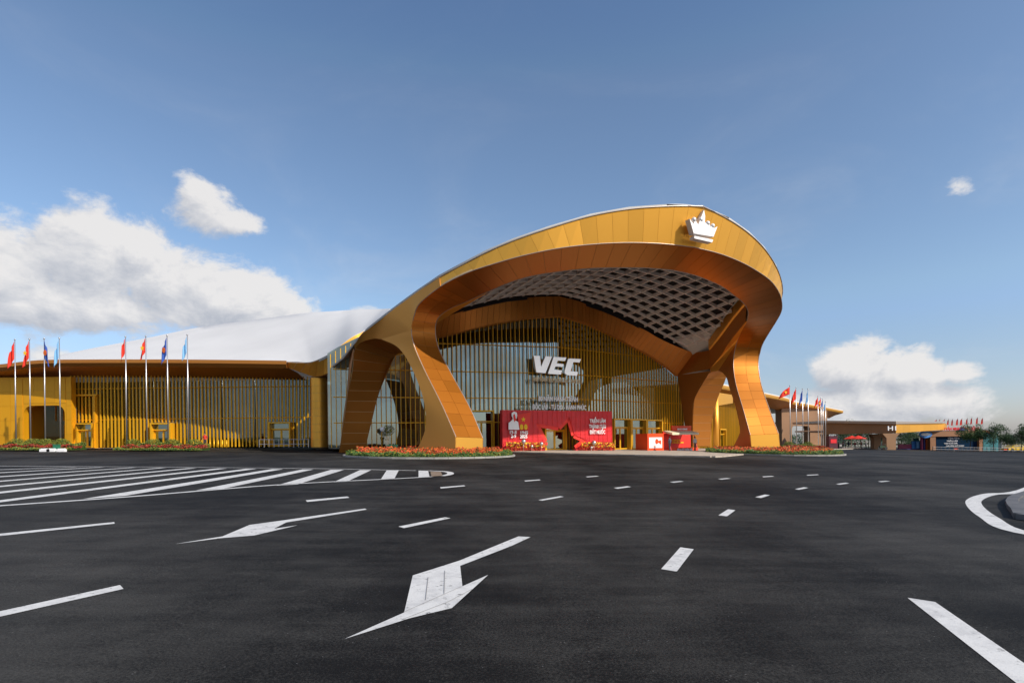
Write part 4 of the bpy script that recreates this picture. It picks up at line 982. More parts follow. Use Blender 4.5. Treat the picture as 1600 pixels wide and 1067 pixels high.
for a, b in zip(sl_[:-1], sl_[1:]): mb.bar(L(a[0], wb + .1, a[1]), L(b[0], wb + .1, b[1]), .7, .07, up=WV)
mb.build('star_reveal', M_['red'], board)
def in_star(u, z):
    n = len(loop); c = False; st = star + [(star[-1][0] - .1, zb1 - 1), (star[0][0] - .1, zb0 - 1)]
    j = len(st) - 1
    for i in range(len(st)):
        if (st[i][1] > z) != (st[j][1] > z) and u < (st[j][0] - st[i][0]) * (z - st[i][1]) / (st[j][1] - st[i][1]) + st[i][0]: c = not c
        j = i
    return c
# horizontal slats and vertical battens, cut at the star
def runs(fix, horiz, lo, hi, step=.06):
    out = []; cur = None; t = lo
    while t <= hi:
        ins = in_star(t, fix) if horiz else in_star(fix, t)
        if not ins and cur is None: cur = t
        if ins and cur is not None: out.append((cur, t - step)); cur = None
        t += step
    if cur is not None: out.append((cur, hi))
    return [r for r in out if r[1] - r[0] > .15]
mb = MB(); z = zb0 + .9
while z < ztp - .05:
    for a, b in runs(z, True, u0 + .05, u1 - .05): mb.bar(L(a, wb - .03, z), L(b, wb - .03, z), .05, .055)
    z += .155
tag(mb.build('slats', M_['redslat'], board), kind='stuff')
for i in range(24):
    u = u0 + .05 + (u1 - u0 - .1) * i / 23
    for a, b in runs(u, False, zb0 + .15, ztp - .02):
        mb = MB(); mb.bar(L(u, wb - .07, a), L(u, wb - .07, b), .03, .03, up=UV); mb.build('batten', M_['red'], board)
pr = poly_slab('flag_print', [bp(*S_(*p)) for p in [(225, 400), (330, 385), (412, 368), (375, 600), (255, 600)]], wb - .2, .06, M_['red'], board)
st = []
cxs, czs = bp(*S_(305, 465)); 
for k in range(10): r = .30 if k % 2 == 0 else .12; t = math.pi / 2 + k * math.pi / 5; st.append((cxs + r * math.cos(t), czs + r * math.sin(t)))
poly_slab('star_print', st, wb - .24, .03, M_['yellow'], board)
poly_slab('bust_print', [bp(*S_(*p)) for p in [(108, 600), (110, 510), (150, 480), (165, 455), (148, 415), (150, 380), (180, 362), (215, 375), (222, 410), (215, 450), (195, 475), (235, 500), (250, 600)]], wb - .28, .04, M_['white'], board)
poly_slab('bust_shade', [bp(*S_(*p)) for p in [(170, 400), (190, 395), (205, 470), (185, 500), (172, 450)]], wb - .31, .02, M_['red'], board)
for dx in (280, 335):
    pts = []
    for k in range(14): t = 2 * math.pi * k / 14; a, b = bp(*S_(dx, 565)); pts.append((a + .2 * math.cos(t), b + .3 * math.sin(t)))
    poly_slab('number_print', pts, wb - .26, .03, M_['yellow'], board)
def bt(body, x0, y0, x1, size, m=M_['white']):
    a = on_w(*S_(x0, y0), wb); b = on_w(*S_(x1, y0), wb); return text('lettering', body, L(a[0], wb - .2, a[1]), UV, (0, 0, 1), size, m, board, .06, b[0] - a[0], bold=.012)
bt('19-8', 120, 655, 208, .50); bt('2-9', 143, 705, 210, .50); bt('1945', 260, 660, 358, .50); bt('2025', 262, 710, 358, .50)
bt('TRIỂN LÃM', 1178, 508, 1384, .58); bt('THÀNH TỰU', 1170, 580, 1388, .58); bt('ĐẤT NƯỚC', 1178, 655, 1380, .58)
a = on_w(*S_(520, 250), wb); b = on_w(*S_(1040, 278), wb)
zt1 = ztp
t2 = text('lettering', 'ĐỘC LẬP - TỰ DO - HẠNH PHÚC', L(on_w(*S_(440, 320), wb)[0], wb + .1, ztp + .12), UV, (0, 0, 1), .74, M_['white'], board, .1, on_w(*S_(1150, 350), wb)[0] - on_w(*S_(440, 320), wb)[0], bold=.015)
t1 = text('lettering', '80 NĂM HÀNH TRÌNH', L(a[0], wb + .1, ztp + 1.02), UV, (0, 0, 1), .74, M_['white'], board, .1, b[0] - a[0], bold=.015)
mb = MB()
for z in (.08, .98): mb.bar(L(a[0] - .5, wb + .2, ztp + z), L(b[0] + .7, wb + .2, ztp + z), .05, .05)
for u in np.linspace(a[0], b[0], 7): mb.bar(L(u, wb + .2, ztp), L(u, wb + .2, ztp + 1.6), .05, .05, up=UV)
mb.build('letter_frame', M_['black'], board)

# flowers and globes along the foot of the board
def leaf_cloud(mb, c, r, n, size, mats, squash=1.0, rnd=random, hollow=.5):
    """n small leaf faces spread through an ellipsoid"""
    for _ in range(n):
        while True:
            p = Vector((rnd.uniform(-1, 1), rnd.uniform(-1, 1), rnd.uniform(-1, 1)))
            if hollow < p.length <= 1: break
        p = Vector((p.x * r, p.y * r, p.z * r * squash)) + Vector(c)
        a = Vector((rnd.gauss(0, 1), rnd.gauss(0, 1), rnd.gauss(0, 1))).normalized() * size * rnd.uniform(.6, 1.3); b = a.cross(Vector((rnd.gauss(0, 1), rnd.gauss(0, 1), rnd.gauss(0, 1)))).normalized() * size * .5
        mb.add([p - a * .5, p + b * .5, p + a * .5, p - b * .5], [(0, 1, 2, 3)], rnd.choice(mats))
def planting(name, inside, bbox, n, zf, hts, size, m, mats, label=None, parent=None, seed=1):
    rnd = random.Random(seed); mb = MB(); k = 0
    while k < n:
        x, y = rnd.uniform(bbox[0], bbox[1]), rnd.uniform(bbox[2], bbox[3])
        if not inside(x, y): continue
        k += 1; h = hts[0] + (hts[1] - hts[0]) * rnd.random() * (.62 + .38 * math.sin(x * 2.3 + seed) * math.sin(y * 2.9 + x)); c = Vector((x, y, zf(x) + h)); s = size * rnd.uniform(.6, 1.4)
        a = Vector((rnd.gauss(0, 1), rnd.gauss(0, 1), rnd.gauss(0, .6))).normalized() * s; b = a.orthogonal().normalized() * s * .6
        mb.add([c - a, c - b, c + a, c + b], [(0, 1, 2, 3)], rnd.choice(mats))
        if rnd.random() < .5: mb.add([c + Vector((0, 0, s * .4)), c + Vector((s * .3, 0, -h)), c + Vector((-s * .3, 0, -h))], [(0, 1, 2)], 0)
    o = mb.build(name, m, parent); return tag(o, label, None, None, 'stuff')
for nm, ua, ub, lab in (('flower_row', u0 + .2, star[0][0] - .3, 'orange, yellow and red flower row at the foot of the gateway board, left part'), ('flower_row', star[-1][0] + .4, u1 - .1, 'orange, yellow and red flower row at the foot of the gateway board, right part')):
    mb = MB(); rnd = random.Random(3)
    for k in range(900):
        u = rnd.uniform(ua, ub); h = rnd.uniform(.1, 1.0) ** 1.2; p = L(u, wb - rnd.uniform(.25, .8), fz(L(u, wb, 0).x) + h * .95)
        a = Vector((rnd.gauss(0, 1), rnd.gauss(0, 1), rnd.gauss(0, 1))).normalized() * .07; b = a.orthogonal()
        mb.add([p - a, p - b, p + a, p + b], [(0, 1, 2, 3)], (1 if h < .45 else rnd.choice([0, 1, 2, 2, 3])))
    tag(mb.build(nm, [M_['leaf'], M_['fl_red'], M_['yellow'], M_['fl_orange']]), lab, None, None, 'stuff')
for px, py, r in ((818, 689.5, .24), (846, 693, .2), (831, 697, .15), (928, 691.5, .24), (924, 699, .15)):
    u, z = on_w(px, py, wb - .9); mb = MB(); mb.ball(L(u, wb - .9, z), r, 16, 12); mb.tube(L(u, wb - .9, fz(L(u, wb, 0).x)), L(u, wb - .9, z - r), .02, n=6)
    tag(mb.build('decor_globe', M_['silver'], None, True), {818: 'largest silver globe among the flowers left of the star doorway', 846: 'dull silver globe nearest the left edge of the star doorway', 831: 'small low silver globe in the left flower row', 928: 'larger silver globe among the flowers right of the star doorway', 924: 'small silver globe low in the right flower row'}[px], 'ornament', 'silver globes among the flowers')

# ------------------------------------------------------------------ kiosks
kx = empty('photo_kiosk', at(1024, 709, 68), 'square orange-red kiosk box with white picture panel of an orange figure', 'kiosk')
def kbox(par, name, px0, px1, py0, py1, w, dep, m):
    ua, za = on_w(px0, py1, w); ub, zb = on_w(px1, py0, w); mb = MB(); mb.box(L((ua + ub) / 2, w + dep / 2, (za + zb) / 2), (ub - ua, dep, zb - za), UV, WV)
    o = mb.build(name, m, par); return o, ua, ub, za, zb
o, ua, ub, za, zb = kbox(kx, 'body', 1012, 1037, 677, 709.5, 10.6, 2.2, M_['orange_red'])
kbox(kx, 'picture_panel', 1014.5, 1034.5, 683, 700, 10.55, .04, M_['white'])
def disc(par, name, px, py, ru, rz, w, m, n=20):
    u, z = on_w(px, py, w); poly_slab(name, [(u + ru * math.cos(2 * math.pi * k / n), z + rz * math.sin(2 * math.pi * k / n)) for k in range(n)], w, .02, m, par)
disc(kx, 'print', 1026.4, 689.5, .22, .30, 10.52, M_['orange_red'])
poly_slab('print', [(on_w(x, y, 10.52)) for x, y in ((1028.5, 688.7), (1033, 687.4), (1033, 694), (1028.5, 690.8))], 10.52, .02, M_['orange_red'], kx)
disc(kx, 'print', 1023, 697.3, .16, .07, 10.52, M_['fl_orange'])
k2 = empty('ticket_booth', at(1064, 709, 68), 'vermilion sales booth with cream awning, raised header sign and yellow lettering', 'booth')
kbox(k2, 'counter', 1048.5, 1091, 698.5, 709.7, 10.3, .5, M_['orange_red'])
kbox(k2, 'back_wall', 1047, 1079, 676, 709, 12.2, .15, M_['red'])
kbox(k2, 'side_wall', 1036.5, 1047, 673.5, 709, 11.6, .15, M_['red'])
kbox(k2, 'header_sign', 1050.5, 1080, 665, 675, 11.0, .25, M_['orange_red'])
a = on_w(1055, 671, 10.95); b = on_w(1075, 671, 10.95); text('lettering', 'LOTTERIA', L(a[0], 10.93, a[1]), UV, (0, 0, 1), .3, M_['cream_letters'], k2, .03, b[0] - a[0]) if False else None
q = [on_w(1045, 673, 10.3), on_w(1086.5, 676, 10.3)]
mb = MB(); zz = (q[0][1] + q[1][1]) / 2 - .0
mb.prism([L(q[0][0], 9.7, zz - .35), L(q[0][0], 9.7, zz - .12), L(q[0][0], 11.2, zz + .15), L(q[0][0], 11.2, zz - .05)], UV * (q[1][0] - q[0][0])); mb.build('awning', M_['cream_letters'], k2)
for px in (1047, 1088):
    u, _ = on_w(px, 700, 10.2); mb = MB(); mb.bar(L(u, 10.0, fz(20)), L(u, 10.6, zz - .1), .06, .06, up=UV); mb.build('post', M_['redslat'], k2)
def kt(body, x0, x1, y, w, size, m): a = on_w(x0, y, w); b = on_w(x1, y, w); text('lettering', body, L(a[0], w, a[1]), UV, (0, 0, 1), size, m, k2, .03, b[0] - a[0], bold=.01)
kt('GIAN HÀNG', 1058, 1074, 671.5, 10.96, .26, M_['white']); kt('KEM QUE', 1050, 1063, 689, 12.1, .3, M_['yellow']); kt('& TRÀ SỮA CHANH', 1050, 1068, 692.5, 12.1, .25, M_['yellow'])
kt('MỜI BẠN ĐẾN THƯỞNG THỨC', 1058, 1082, 704.2, 10.26, .33, M_['white'])
def person(loc, label, shirt, trousers, h=1.68, face=0, hold=None, hair=(.02, .015, .012), lean=0):
    """one continuous skinned body with clothing coloured by height; hair and hat as children"""
    m1 = mat('shirt_cloth', shirt, .85, 0, .1, 3); m2 = mat('trouser_cloth', trousers, .85, 0, .1, 3); k = h / 1.7
    J = {'pel': (0, 0, .93), 'ch': (0, .01, 1.22), 'nk': (0, 0, 1.45), 'hd': (0, -.02, 1.57), 'tp': (0, -.01, 1.68),
         'shl': (-.18, 0, 1.39), 'ell': (-.24, .03, 1.12), 'hal': (-.22, -.08, .88), 'shr': (.18, 0, 1.39), 'elr': (.24, .03, 1.12), 'har': (.2, -.1, .88),
         'hil': (-.09, 0, .88), 'knl': (-.11, -.05, .48), 'anl': (-.11, .02, .08), 'tol': (-.12, -.12, .03), 'hir': (.09, 0, .88), 'knr': (.11, .02, .48), 'anr': (.12, .08, .08), 'tor': (.13, -.05, .03)}
    rd = dict(pel=.14, ch=.15, nk=.06, hd=.095, tp=.06, shl=.065, ell=.045, hal=.035, shr=.065, elr=.045, har=.035, hil=.09, knl=.06, anl=.045, tol=.035, hir=.09, knr=.06, anr=.045, tor=.035)
    ed = [('pel', 'ch'), ('ch', 'nk'), ('nk', 'hd'), ('hd', 'tp'), ('ch', 'shl'), ('shl', 'ell'), ('ell', 'hal'), ('ch', 'shr'), ('shr', 'elr'), ('elr', 'har'), ('pel', 'hil'), ('hil', 'knl'), ('knl', 'anl'), ('anl', 'tol'), ('pel', 'hir'), ('hir', 'knr'), ('knr', 'anr'), ('anr', 'tor')]
    names = list(J); me = bpy.data.meshes.new('body'); me.from_pydata([tuple(c * k for c in J[n_]) for n_ in names], [(names.index(a), names.index(b)) for a, b in ed], [])
    o = bpy.data.objects.new('tmp', me); C.objects.link(o); sm = o.modifiers.new('s', 'SKIN'); 
    for i, n_ in enumerate(names):
        o.data.skin_vertices[0].data[i].radius = (rd[n_] * k, rd[n_] * k)
        o.data.skin_vertices[0].data[i].use_root = (n_ == 'pel')
    o.modifiers.new('u', 'SUBSURF').levels = 1
    dg = bpy.context.evaluated_depsgraph_get(); dg.update(); m3 = bpy.data.meshes.new_from_object(o.evaluated_get(dg)); bpy.data.objects.remove(o)
    m3.materials.clear()
    for mm in (M_['skin'], m1, m2, M_['black']): m3.materials.append(mm)
    for p in m3.polygons:
        z = p.center.z / k; ax = abs(p.center.x) / k
        p.material_index = 3 if z < .1 else 2 if (z < .93 and ax < .2) else 0 if (z < .98 and ax >= .18) or z > 1.44 else 1
        p.use_smooth = True
    root = bpy.data.objects.new('person', m3); C.objects.link(root); root.location = loc; root.rotation_euler.z = face; tag(root, label, 'person')
    mb = MB(); mb.ball(Vector((0, .025 * k, 1.625 * k)), .105 * k, 12, 8, sc_=(1, 1.05, .95)); hr = mb.build('hair', mat('hair', hair, .7), None, True); hr.parent = root
    return root
def gp(px, Y, up=0): p = at(px, 700, Y); return Vector((p.x, Y, gz(p.x) + up))
pk = at(1086, 700, 66.8); person(Vector((pk.x, 66.8, fz(pk.x))), 'person in a pale top standing at the right end of the orange booth', (.62, .58, .55), (.25, .12, .1), face=.4)
pk = at(1046.5, 700, 66.2); person(Vector((pk.x, 66.2, fz(pk.x))), 'person in dark grey clothes standing left of the orange booth counter', (.07, .07, .1), (.04, .04, .06), face=-2.5)

# ------------------------------------------------------------------ flag poles
def star_pts(r, ri):
    return [(r if k % 2 == 0 else ri) * math.cos(math.pi / 2 + k * math.pi / 5) for k in range(10)], [(r if k % 2 == 0 else ri) * math.sin(math.pi / 2 + k * math.pi / 5) for k in range(10)]
def flagpole(px, ybase, ytop, Y, kind, label, group, sprd=.35, drop=3.0, side=-1, r=.075, emblem=None, seed=0):
    b = at(px, ybase, Y); t = at(px, ytop, Y); hgt = t.z - gz(b.x)
    root = empty('flagpole', (b.x, b.y, gz(b.x)), label, 'flagpole', group)
    mb = MB(); base = Vector((b.x, b.y, gz(b.x))); mb.tube(base, base + Vector((0, 0, hgt)), r, r * .5, 12); mb.build('pole', M_['silver'], root, True)
    mb = MB(); mb.ball(base + Vector((0, 0, hgt + .06)), .09, 10, 8); mb.build('finial', M_['silver'], root, True)
    mb = MB(); mb.tube(base, base + Vector((0, 0, .3)), r * 2.2, r * 2, 12); mb.build('base_collar', M_['silver'], root, True)
    # hanging flag: hoist down the pole, cloth falling in folds
    rnd = random.Random(seed); n, m = 9, 12; P = []; top = base + Vector((0, 0, hgt - .15)); ph = rnd.uniform(0, 6)
    for i in range(n + 1):
        row = []; s = i / n
        for j in range(m + 1):
            v = j / m
            x = side * s * sprd * (1 + .6 * v); y = math.sin(s * 9 + ph + v * 2) * .13 * s - .05; z = -v * drop * .62 - s * drop * .38 * (1 - .15 * math.sin(v * 3))
            row.append(top + Vector((x + side * .06, y, z)))
        P.append(row)
    vs = [p for r_ in P for p in r_]; fs = [(i * (m + 1) + j, (i + 1) * (m + 1) + j, (i + 1) * (m + 1) + j + 1, i * (m + 1) + j + 1) for i in range(n) for j in range(m)]
    fl = link('flag', mesh(vs, fs), M_[kind], root, True)
    so = fl.modifiers.new('s', 'SOLIDIFY'); so.thickness = .02
    if emblem:
        c = P[n // 2][m // 2] + Vector((0, -.16, 0)); 
        if emblem == 'disc': pts = [c + Vector((.18 * math.cos(2 * math.pi * k / 14), 0, .3 * math.sin(2 * math.pi * k / 14))) for k in range(14)]; mm = M_['fl_orange']
        else: xs, zs = star_pts(.32, .13); pts = [c + Vector((a * .8, 0, b_)) for a, b_ in zip(xs, zs)]; mm = M_['yellow']
        q = MB(); q.prism(pts, (0, -.015, 0)); w_ = q.build('emblem', mm, fl); w_.matrix_parent_inverse = parent_world(fl).inverted() if False else PIroot(root)
    return root
def PIroot(root): return parent_world(root).inverted() @ Matrix.Identity(4)
# an emblem is a child of the flag whose own world frame equals the world axes
def PIroot(root): return Matrix.Identity(4)
G1 = 'flagpoles in the left flower bed'; G2 = 'flagpoles in front of the fin wall'; G3 = 'flagpoles right of the hood'; G4 = 'far flagpoles beside the right arch'
for a in ((25, 683, 531.5, 61, 'flag_red', 'outermost flagpole at the left edge with a plain red flag', G1, .42, 3.0, -1, .075, None, 1),
          (47.8, 683, 530.5, 61, 'flag_red', 'second flagpole from the left, red flag with yellow star', G1, .38, 2.9, -1, .075, 'star', 2),
          (70.8, 683, 530, 61, 'flag_blue', 'third flagpole from the left with a dark blue flag and orange disc', G1, .32, 2.9, 1, .075, 'disc', 3),
          (94.5, 683, 529, 61, 'flag_sky', 'fourth flagpole from the left with a light blue flag', G1, .3, 3.0, -1, .075, None, 4),
          (198, 684, 527, 61, 'flag_red', 'flagpole with red flag before the fins, first of the second row', G2, .32, 2.5, -1, .08, None, 5),
          (229.7, 684.5, 526, 61, 'flag_red', 'flagpole with starred red flag just left of the middle wing door', G2, .34, 2.4, -1, .08, 'star', 6),
          (263, 685, 525, 61, 'flag_blue', 'flagpole with blue flag rising right beside the middle wing door', G2, .36, 3.0, -1, .08, 'disc', 7),
          (294.5, 686, 524, 61, 'flag_sky', 'flagpole with light blue flag, last of the second row towards the column', G2, .3, 2.7, -1, .08, None, 8),
          (1235.2, 708, 603, 92, 'flag_red', 'flagpole with red star flag blown out, nearest to the hood right leg', G3, 1.1, 1.9, -1, .09, 'star', 9),
          (1245, 708, 606, 93, 'flag_red', 'flagpole with slim red flag, second right of the hood', G3, .5, 2.6, -1, .09, None, 10),
          (1255, 708, 608, 94, 'flag_blue', 'flagpole with thin dark flag, third right of the hood', G3, .35, 2.6, -1, .09, None, 11),
          (1263.5, 708, 608, 95, 'flag_sky', 'flagpole with pale blue flag, fourth right of the hood', G3, .25, 2.8, -1, .09, None, 12),
          (1279, 709, 619.5, 108, 'flag_red', 'far flagpole with red flag at the end of the right wing', G4, .45, 2.0, -1, .09, None, 13),
          (1283.5, 709, 621.5, 109, 'flag_red', 'far flagpole with starred red flag behind the first far one', G4, .5, 2.0, -1, .09, 'star', 14),
          (1286.5, 709, 624, 112, 'flag_blue', 'far flagpole with small blue flag before the gate end', G4, .3, 1.9, -1, .09, None, 15),
          (1290.5, 709, 628, 114, 'flag_sky', 'far flagpole with light blue flag at the gate canopy end', G4, .3, 1.9, -1, .09, None, 16)):
    flagpole(a[0], a[1], a[2], a[3], a[4], a[5], a[6], a[7], a[8], a[9], a[10], a[11], a[12])

# ------------------------------------------------------------------ planting beds
def ell(cx_, cy_, a, b): return lambda x, y: ((x - cx_) / a) ** 2 + ((y - cy_) / b) ** 2 < 1
def ring_pts(cx_, cy_, a, b, n=60): return [Vector((cx_ + a * math.cos(2 * math.pi * k / n), cy_ + b * math.sin(2 * math.pi * k / n), 0)) for k in range(n + 1)]
def bed(cx_, cy_, a, b, label, seed, nf=9000, ng=8000, drawn=1):
    s = tag(fill_poly('planting_bed', ring_pts(cx_, cy_, a, b)[:-1], lambda x: gz(x) + .1, M_['soil'], None, .3), kind='structure')
    kerb_ring('kerb_stone', ring_pts(cx_, cy_, a + .08, b + .08), .14, .13, M_['kerb'], s, 1.0)
    i_in = ell(cx_, cy_, a - .9, b - .9); i_out = ell(cx_, cy_, a - .12, b - .12)
    planting('flowers', i_in, (cx_ - a, cx_ + a, cy_ - b, cy_ + b), nf, lambda x: gz(x) + .1, (.2, .72), .085, [M_['leaf'], M_['fl_red'], M_['fl_orange']], [0, 1, 1, 2, 2, 2], 'orange-red flowers ' + label, None, seed)
    planting('ground_cover', lambda x, y: i_out(x, y) and not i_in(x, y), (cx_ - a, cx_ + a, cy_ - b, cy_ + b), ng, lambda x: gz(x) + .1, (.05, .45), .085, [M_['leaf'], M_['leaf_yellow']], [0, 0, 0, 1], 'bright green border plants ' + label, None, seed + 1)
bed(-6.8, 48.2, 6.9, 7.4, 'round the left leg of the hood', 11)
bed(26.8, 60, 6.2, 8.3, 'round the right leg of the hood', 21)
def long_bed(x0, x1, y0, y1, label, seed, bushes, step0=0):
    z0 = lambda x: fz(x) if False else gz(x) + .12
    planting('ground_cover', lambda x, y: True, (x0, x1, y0, y0 + .8), 4500, z0, (.05, .3), .07, [M_['leaf'], M_['leaf_yellow']], [0, 1], 'yellow-green border plants ' + label, None, seed)
    planting('flowers', lambda x, y: True, (x0 + .3, x1 - .2, y0 + .8, y0 + 2.4), 6000, z0, (.2, .62), .08, [M_['leaf'], M_['fl_deep'], M_['fl_red']], [0, 1, 1, 2, 1], 'dark red flowers ' + label, None, seed + 1)
    planting('ground_cover', lambda x, y: True, (x0 + .5, x1 - .5, y0 + 2.4, y0 + 3.4), 4500, z0, (.3, .8), .09, [M_['leaf'], M_['leaf_yellow']], [0, 1, 1], 'taller green plants ' + label, None, seed + 2)
    for bx, lab in bushes:
        mb = MB(); rnd = random.Random(seed + int(bx * 10)); leaf_cloud(mb, (bx, y0 + 3.0, z0(bx) + .72), .75, 900, .13, [0, 1, 1], .6, rnd, .3)
        o = empty('round_bush', (bx, y0 + 3, gz(bx)), lab, 'bush', 'clipped bushes in the left beds' if bx < 0 else 'bushes in the right bed')
        mb.build('foliage', [M_['leaf'], M_['leaf_yellow']], o); st_ = MB(); st_.tube((bx, y0 + 3, z0(bx) - .1), (bx, y0 + 3, z0(bx) + .6), .05, n=6); st_.build('stem', M_['trunk'], o)
xx = lambda px, Y=60: at(px, 690, Y).x
long_bed(xx(-40, 57.5), xx(106, 57.5), 57.3, 60, 'in the bed at the left arch', 31, [(xx(24), 'clipped bush at the foot of the plain red flag pole, left edge'), (xx(48), 'clipped bush at the foot of the second flagpole'), (xx(68), 'clipped bush between second and third flagpoles, arch behind'), (xx(93), 'clipped bush at the foot of the fourth flagpole beside the arch')])
long_bed(xx(168, 57.5), xx(303, 57.5), 58.2, 60, 'in the bed before the fin wall', 41, [(xx(196), 'clipped bush below the first red flag of the second row'), (xx(228), 'clipped bush left of the middle wing door'), (xx(258), 'clipped bush right of the middle wing door'), (xx(292), 'clipped bush at the right end of the second bed')])
long_bed(at(1222, 700, 90).x, at(1290, 700, 90).x, 88.0, 91, 'under the right flagpoles', 51, [(at(1233, 700, 91).x, 'bush under the blown-out star flag'), (at(1262, 700, 91).x, 'bush under the fourth right flagpole')])
# white and green crates at the left kerb
for px, w_, m_, lab in ((71, 1.0, 'white', 'left white plastic barrier block at the left kerb'), (80.5, .8, 'white', 'second white barrier block at the left kerb, beside the green bin'), (96, .8, 'white', 'single white barrier block right of the green bin')):
    p = at(px, 688, 56.4); mb = MB(); mb.box((p.x, 56.4, gz(p.x) + .13), (w_, .3, .26)); mb.box((p.x, 56.4, gz(p.x) + .29), (w_ * .8, .2, .06)); tag(mb.build('barrier_block', M_[m_]), lab, 'barrier', 'white blocks at the left kerb')
M_['bin_green'] = mat('green_plastic', (.02, .16, .09), .5)
p = at(88.5, 686, 56.8); mb = MB(); mb.box((p.x, 56.8, gz(p.x) + .35), (.45, .4, .6)); mb.box((p.x, 56.8, gz(p.x) + .69), (.5, .44, .07)); tag(mb.build('litter_bin', M_['bin_green']), 'green litter bin standing between white blocks at the left kerb', 'bin')
p = at(293, 676, 58.5); person(Vector((p.x, 61.8, fz(p.x))), 'person in a red shirt behind the flowers at the fin wall', (.6, .04, .03), (.05, .05, .07), 1.62)
# urn with flowers and green planter under the left arch
p = L(-17.5, 10.5, 0); zf = fz(p.x)
urn = empty('flower_urn', (p.x, p.y, zf), 'cream pedestal vase of yellow and white flowers under the left arch', 'vase')
pu = at(604.5, 692, 56.5); zf = fz(pu.x)
urn.location = (pu.x, pu.y, zf)
mb = MB()
for (z0, r0), (z1, r1) in zip(((0, .22), (.1, .22), (.2, .14), (.9, .17), (1.2, .26)), ((.1, .22), (.2, .14), (.9, .17), (1.2, .26), (1.25, .24))): mb.tube((pu.x, pu.y, zf + z0), (pu.x, pu.y, zf + z1), r0, r1, 16)
mb.build('vase_body', M_['cream_letters'], urn, True)
mb = MB(); leaf_cloud(mb, (pu.x + .15, pu.y, zf + 1.85), .62, 700, .13, [0, 1, 1, 2], .9, random.Random(5), .2); mb.build('bouquet', [M_['leaf'], M_['leaf_yellow'], M_['white']], urn)
mb = MB(); mb.ball((pu.x - .35, pu.y - .3, zf + 1.95), .25, 12, 8); mb.build('white_bloom', M_['white'], urn, True)
p = at(613, 698, 55.5); mb = MB(); mb.box((p.x, p.y, fz(p.x) + .2), (.9, .5, .4)); mb.box((p.x, p.y, fz(p.x) + .42), (1.0, .6, .06)); tag(mb.build('planter_box', M_['bin_green']), 'low green planter box beside the pedestal vase', 'planter')
# bicycle-type guard rail by the last wing door
rail = empty('guard_rail', at(430, 690, 62.5), 'low metal guard rail along the terrace before the glazed wing door', 'railing')
x0_, x1_ = at(405, 690, 62.6).x, at(482, 690, 62.6).x
mb = MB()
for z in (.35, .85): mb.tube((x0_, 62.6, fz(x0_) + z), (x1_, 62.6, fz(x1_) + z), .03, n=8)
mb.build('rail_bar', M_['silver'], rail)
for i in range(11):
    x = x0_ + (x1_ - x0_) * i / 10; mb = MB(); mb.tube((x, 62.6, fz(x)), (x, 62.6, fz(x) + .85), .03, n=8); mb.build('post', M_['silver'], rail)
for px in (27, 52, 78):
    pass
bl = MB(); 
for i in range(9):
    x = at(302 + i * 6.5, 690, 62.4).x; p = Vector((x, 62.4, fz(x)))
    mb = MB(); mb.tube(p, p + Vector((0, 0, .75)), .07, n=10); mb.ball(p + Vector((0, 0, .75)), .08, 10, 6)
    tag(mb.build('bollard', M_['fin'], None, True), ('first', 'second', 'third', 'fourth', 'fifth', 'sixth', 'seventh', 'eighth', 'last')[i] + ' of the nine short yellow bollards before the fins, counted from the second flower bed', 'bollard', 'yellow bollards before the fins')

# ------------------------------------------------------------------ far right: gate canopy, stage backdrop, trees
GY = 112.0
gate = empty('gate_canopy', at(1390, 716, GY), 'low golden drive-through gate canopy with white roof edge marked H1', 'gate')
def gbar(px0, px1, yt0, yt1, yb0, yb1, Y0_, Y1_, m, name, thick=1.2, n=1, flip=False):
    for i in range(n):
        f0, f1 = i / n, (i + 1) / n
        le = lambda a, b, f: a + (b - a) * f
        q = [at(le(px0, px1, f0), le(yt0, yt1, f0), le(Y0_, Y1_, f0)), at(le(px0, px1, f1), le(yt0, yt1, f1), le(Y0_, Y1_, f1)), at(le(px0, px1, f1), le(yb0, yb1, f1), le(Y0_, Y1_, f1)), at(le(px0, px1, f0), le(yb0, yb1, f0), le(Y0_, Y1_, f0))]
        mb = MB(); g_ = (q[1] - q[0]).normalized() * .012 if n > 1 else Vector(); mb.prism([q[0] + g_, q[1] - g_, q[2] - g_, q[3] + g_], Vector((0, thick, 0))); mb.build(name, m, gate)
gbar(1290, 1400, 660.5, 662.5, 678.5, 676.5, GY + 12, GY, M_['dull'], 'fascia_panel', 1.0, 9)
gbar(1400, 1476, 662.5, 661.3, 676.5, 671.3, GY, GY + 10, M_['gold'], 'fascia_panel', 1.0, 7)
gbar(1476, 1479.5, 661.3, 662.5, 671.3, 670.5, GY + 10, GY + 14, M_['gold'], 'fascia_panel', 1.0, 1)
gbar(1288, 1400, 657, 658, 660.3, 662.3, GY + 11.6, GY - .4, M_['edge'], 'roof_edge', 14, 1); gbar(1400, 1476, 658, 659.8, 662.3, 661.2, GY - .4, GY + 9.6, M_['edge'], 'roof_edge', 12, 1)
q = [at(1292, 678.5, GY + 12), at(1400, 676.5, GY), at(1476, 671, GY + 10)]
mb = MB(); mb.prism([q[0] + Vector((0, 1.1, .3)), q[1] + Vector((0, 1.1, .3)), q[2] + Vector((0, 1.1, .3)), q[2] + Vector((2, 12, .6)), q[0] + Vector((0, 14, .6))], (0, 0, .3)); mb.build('soffit', M_['dull'], gate)
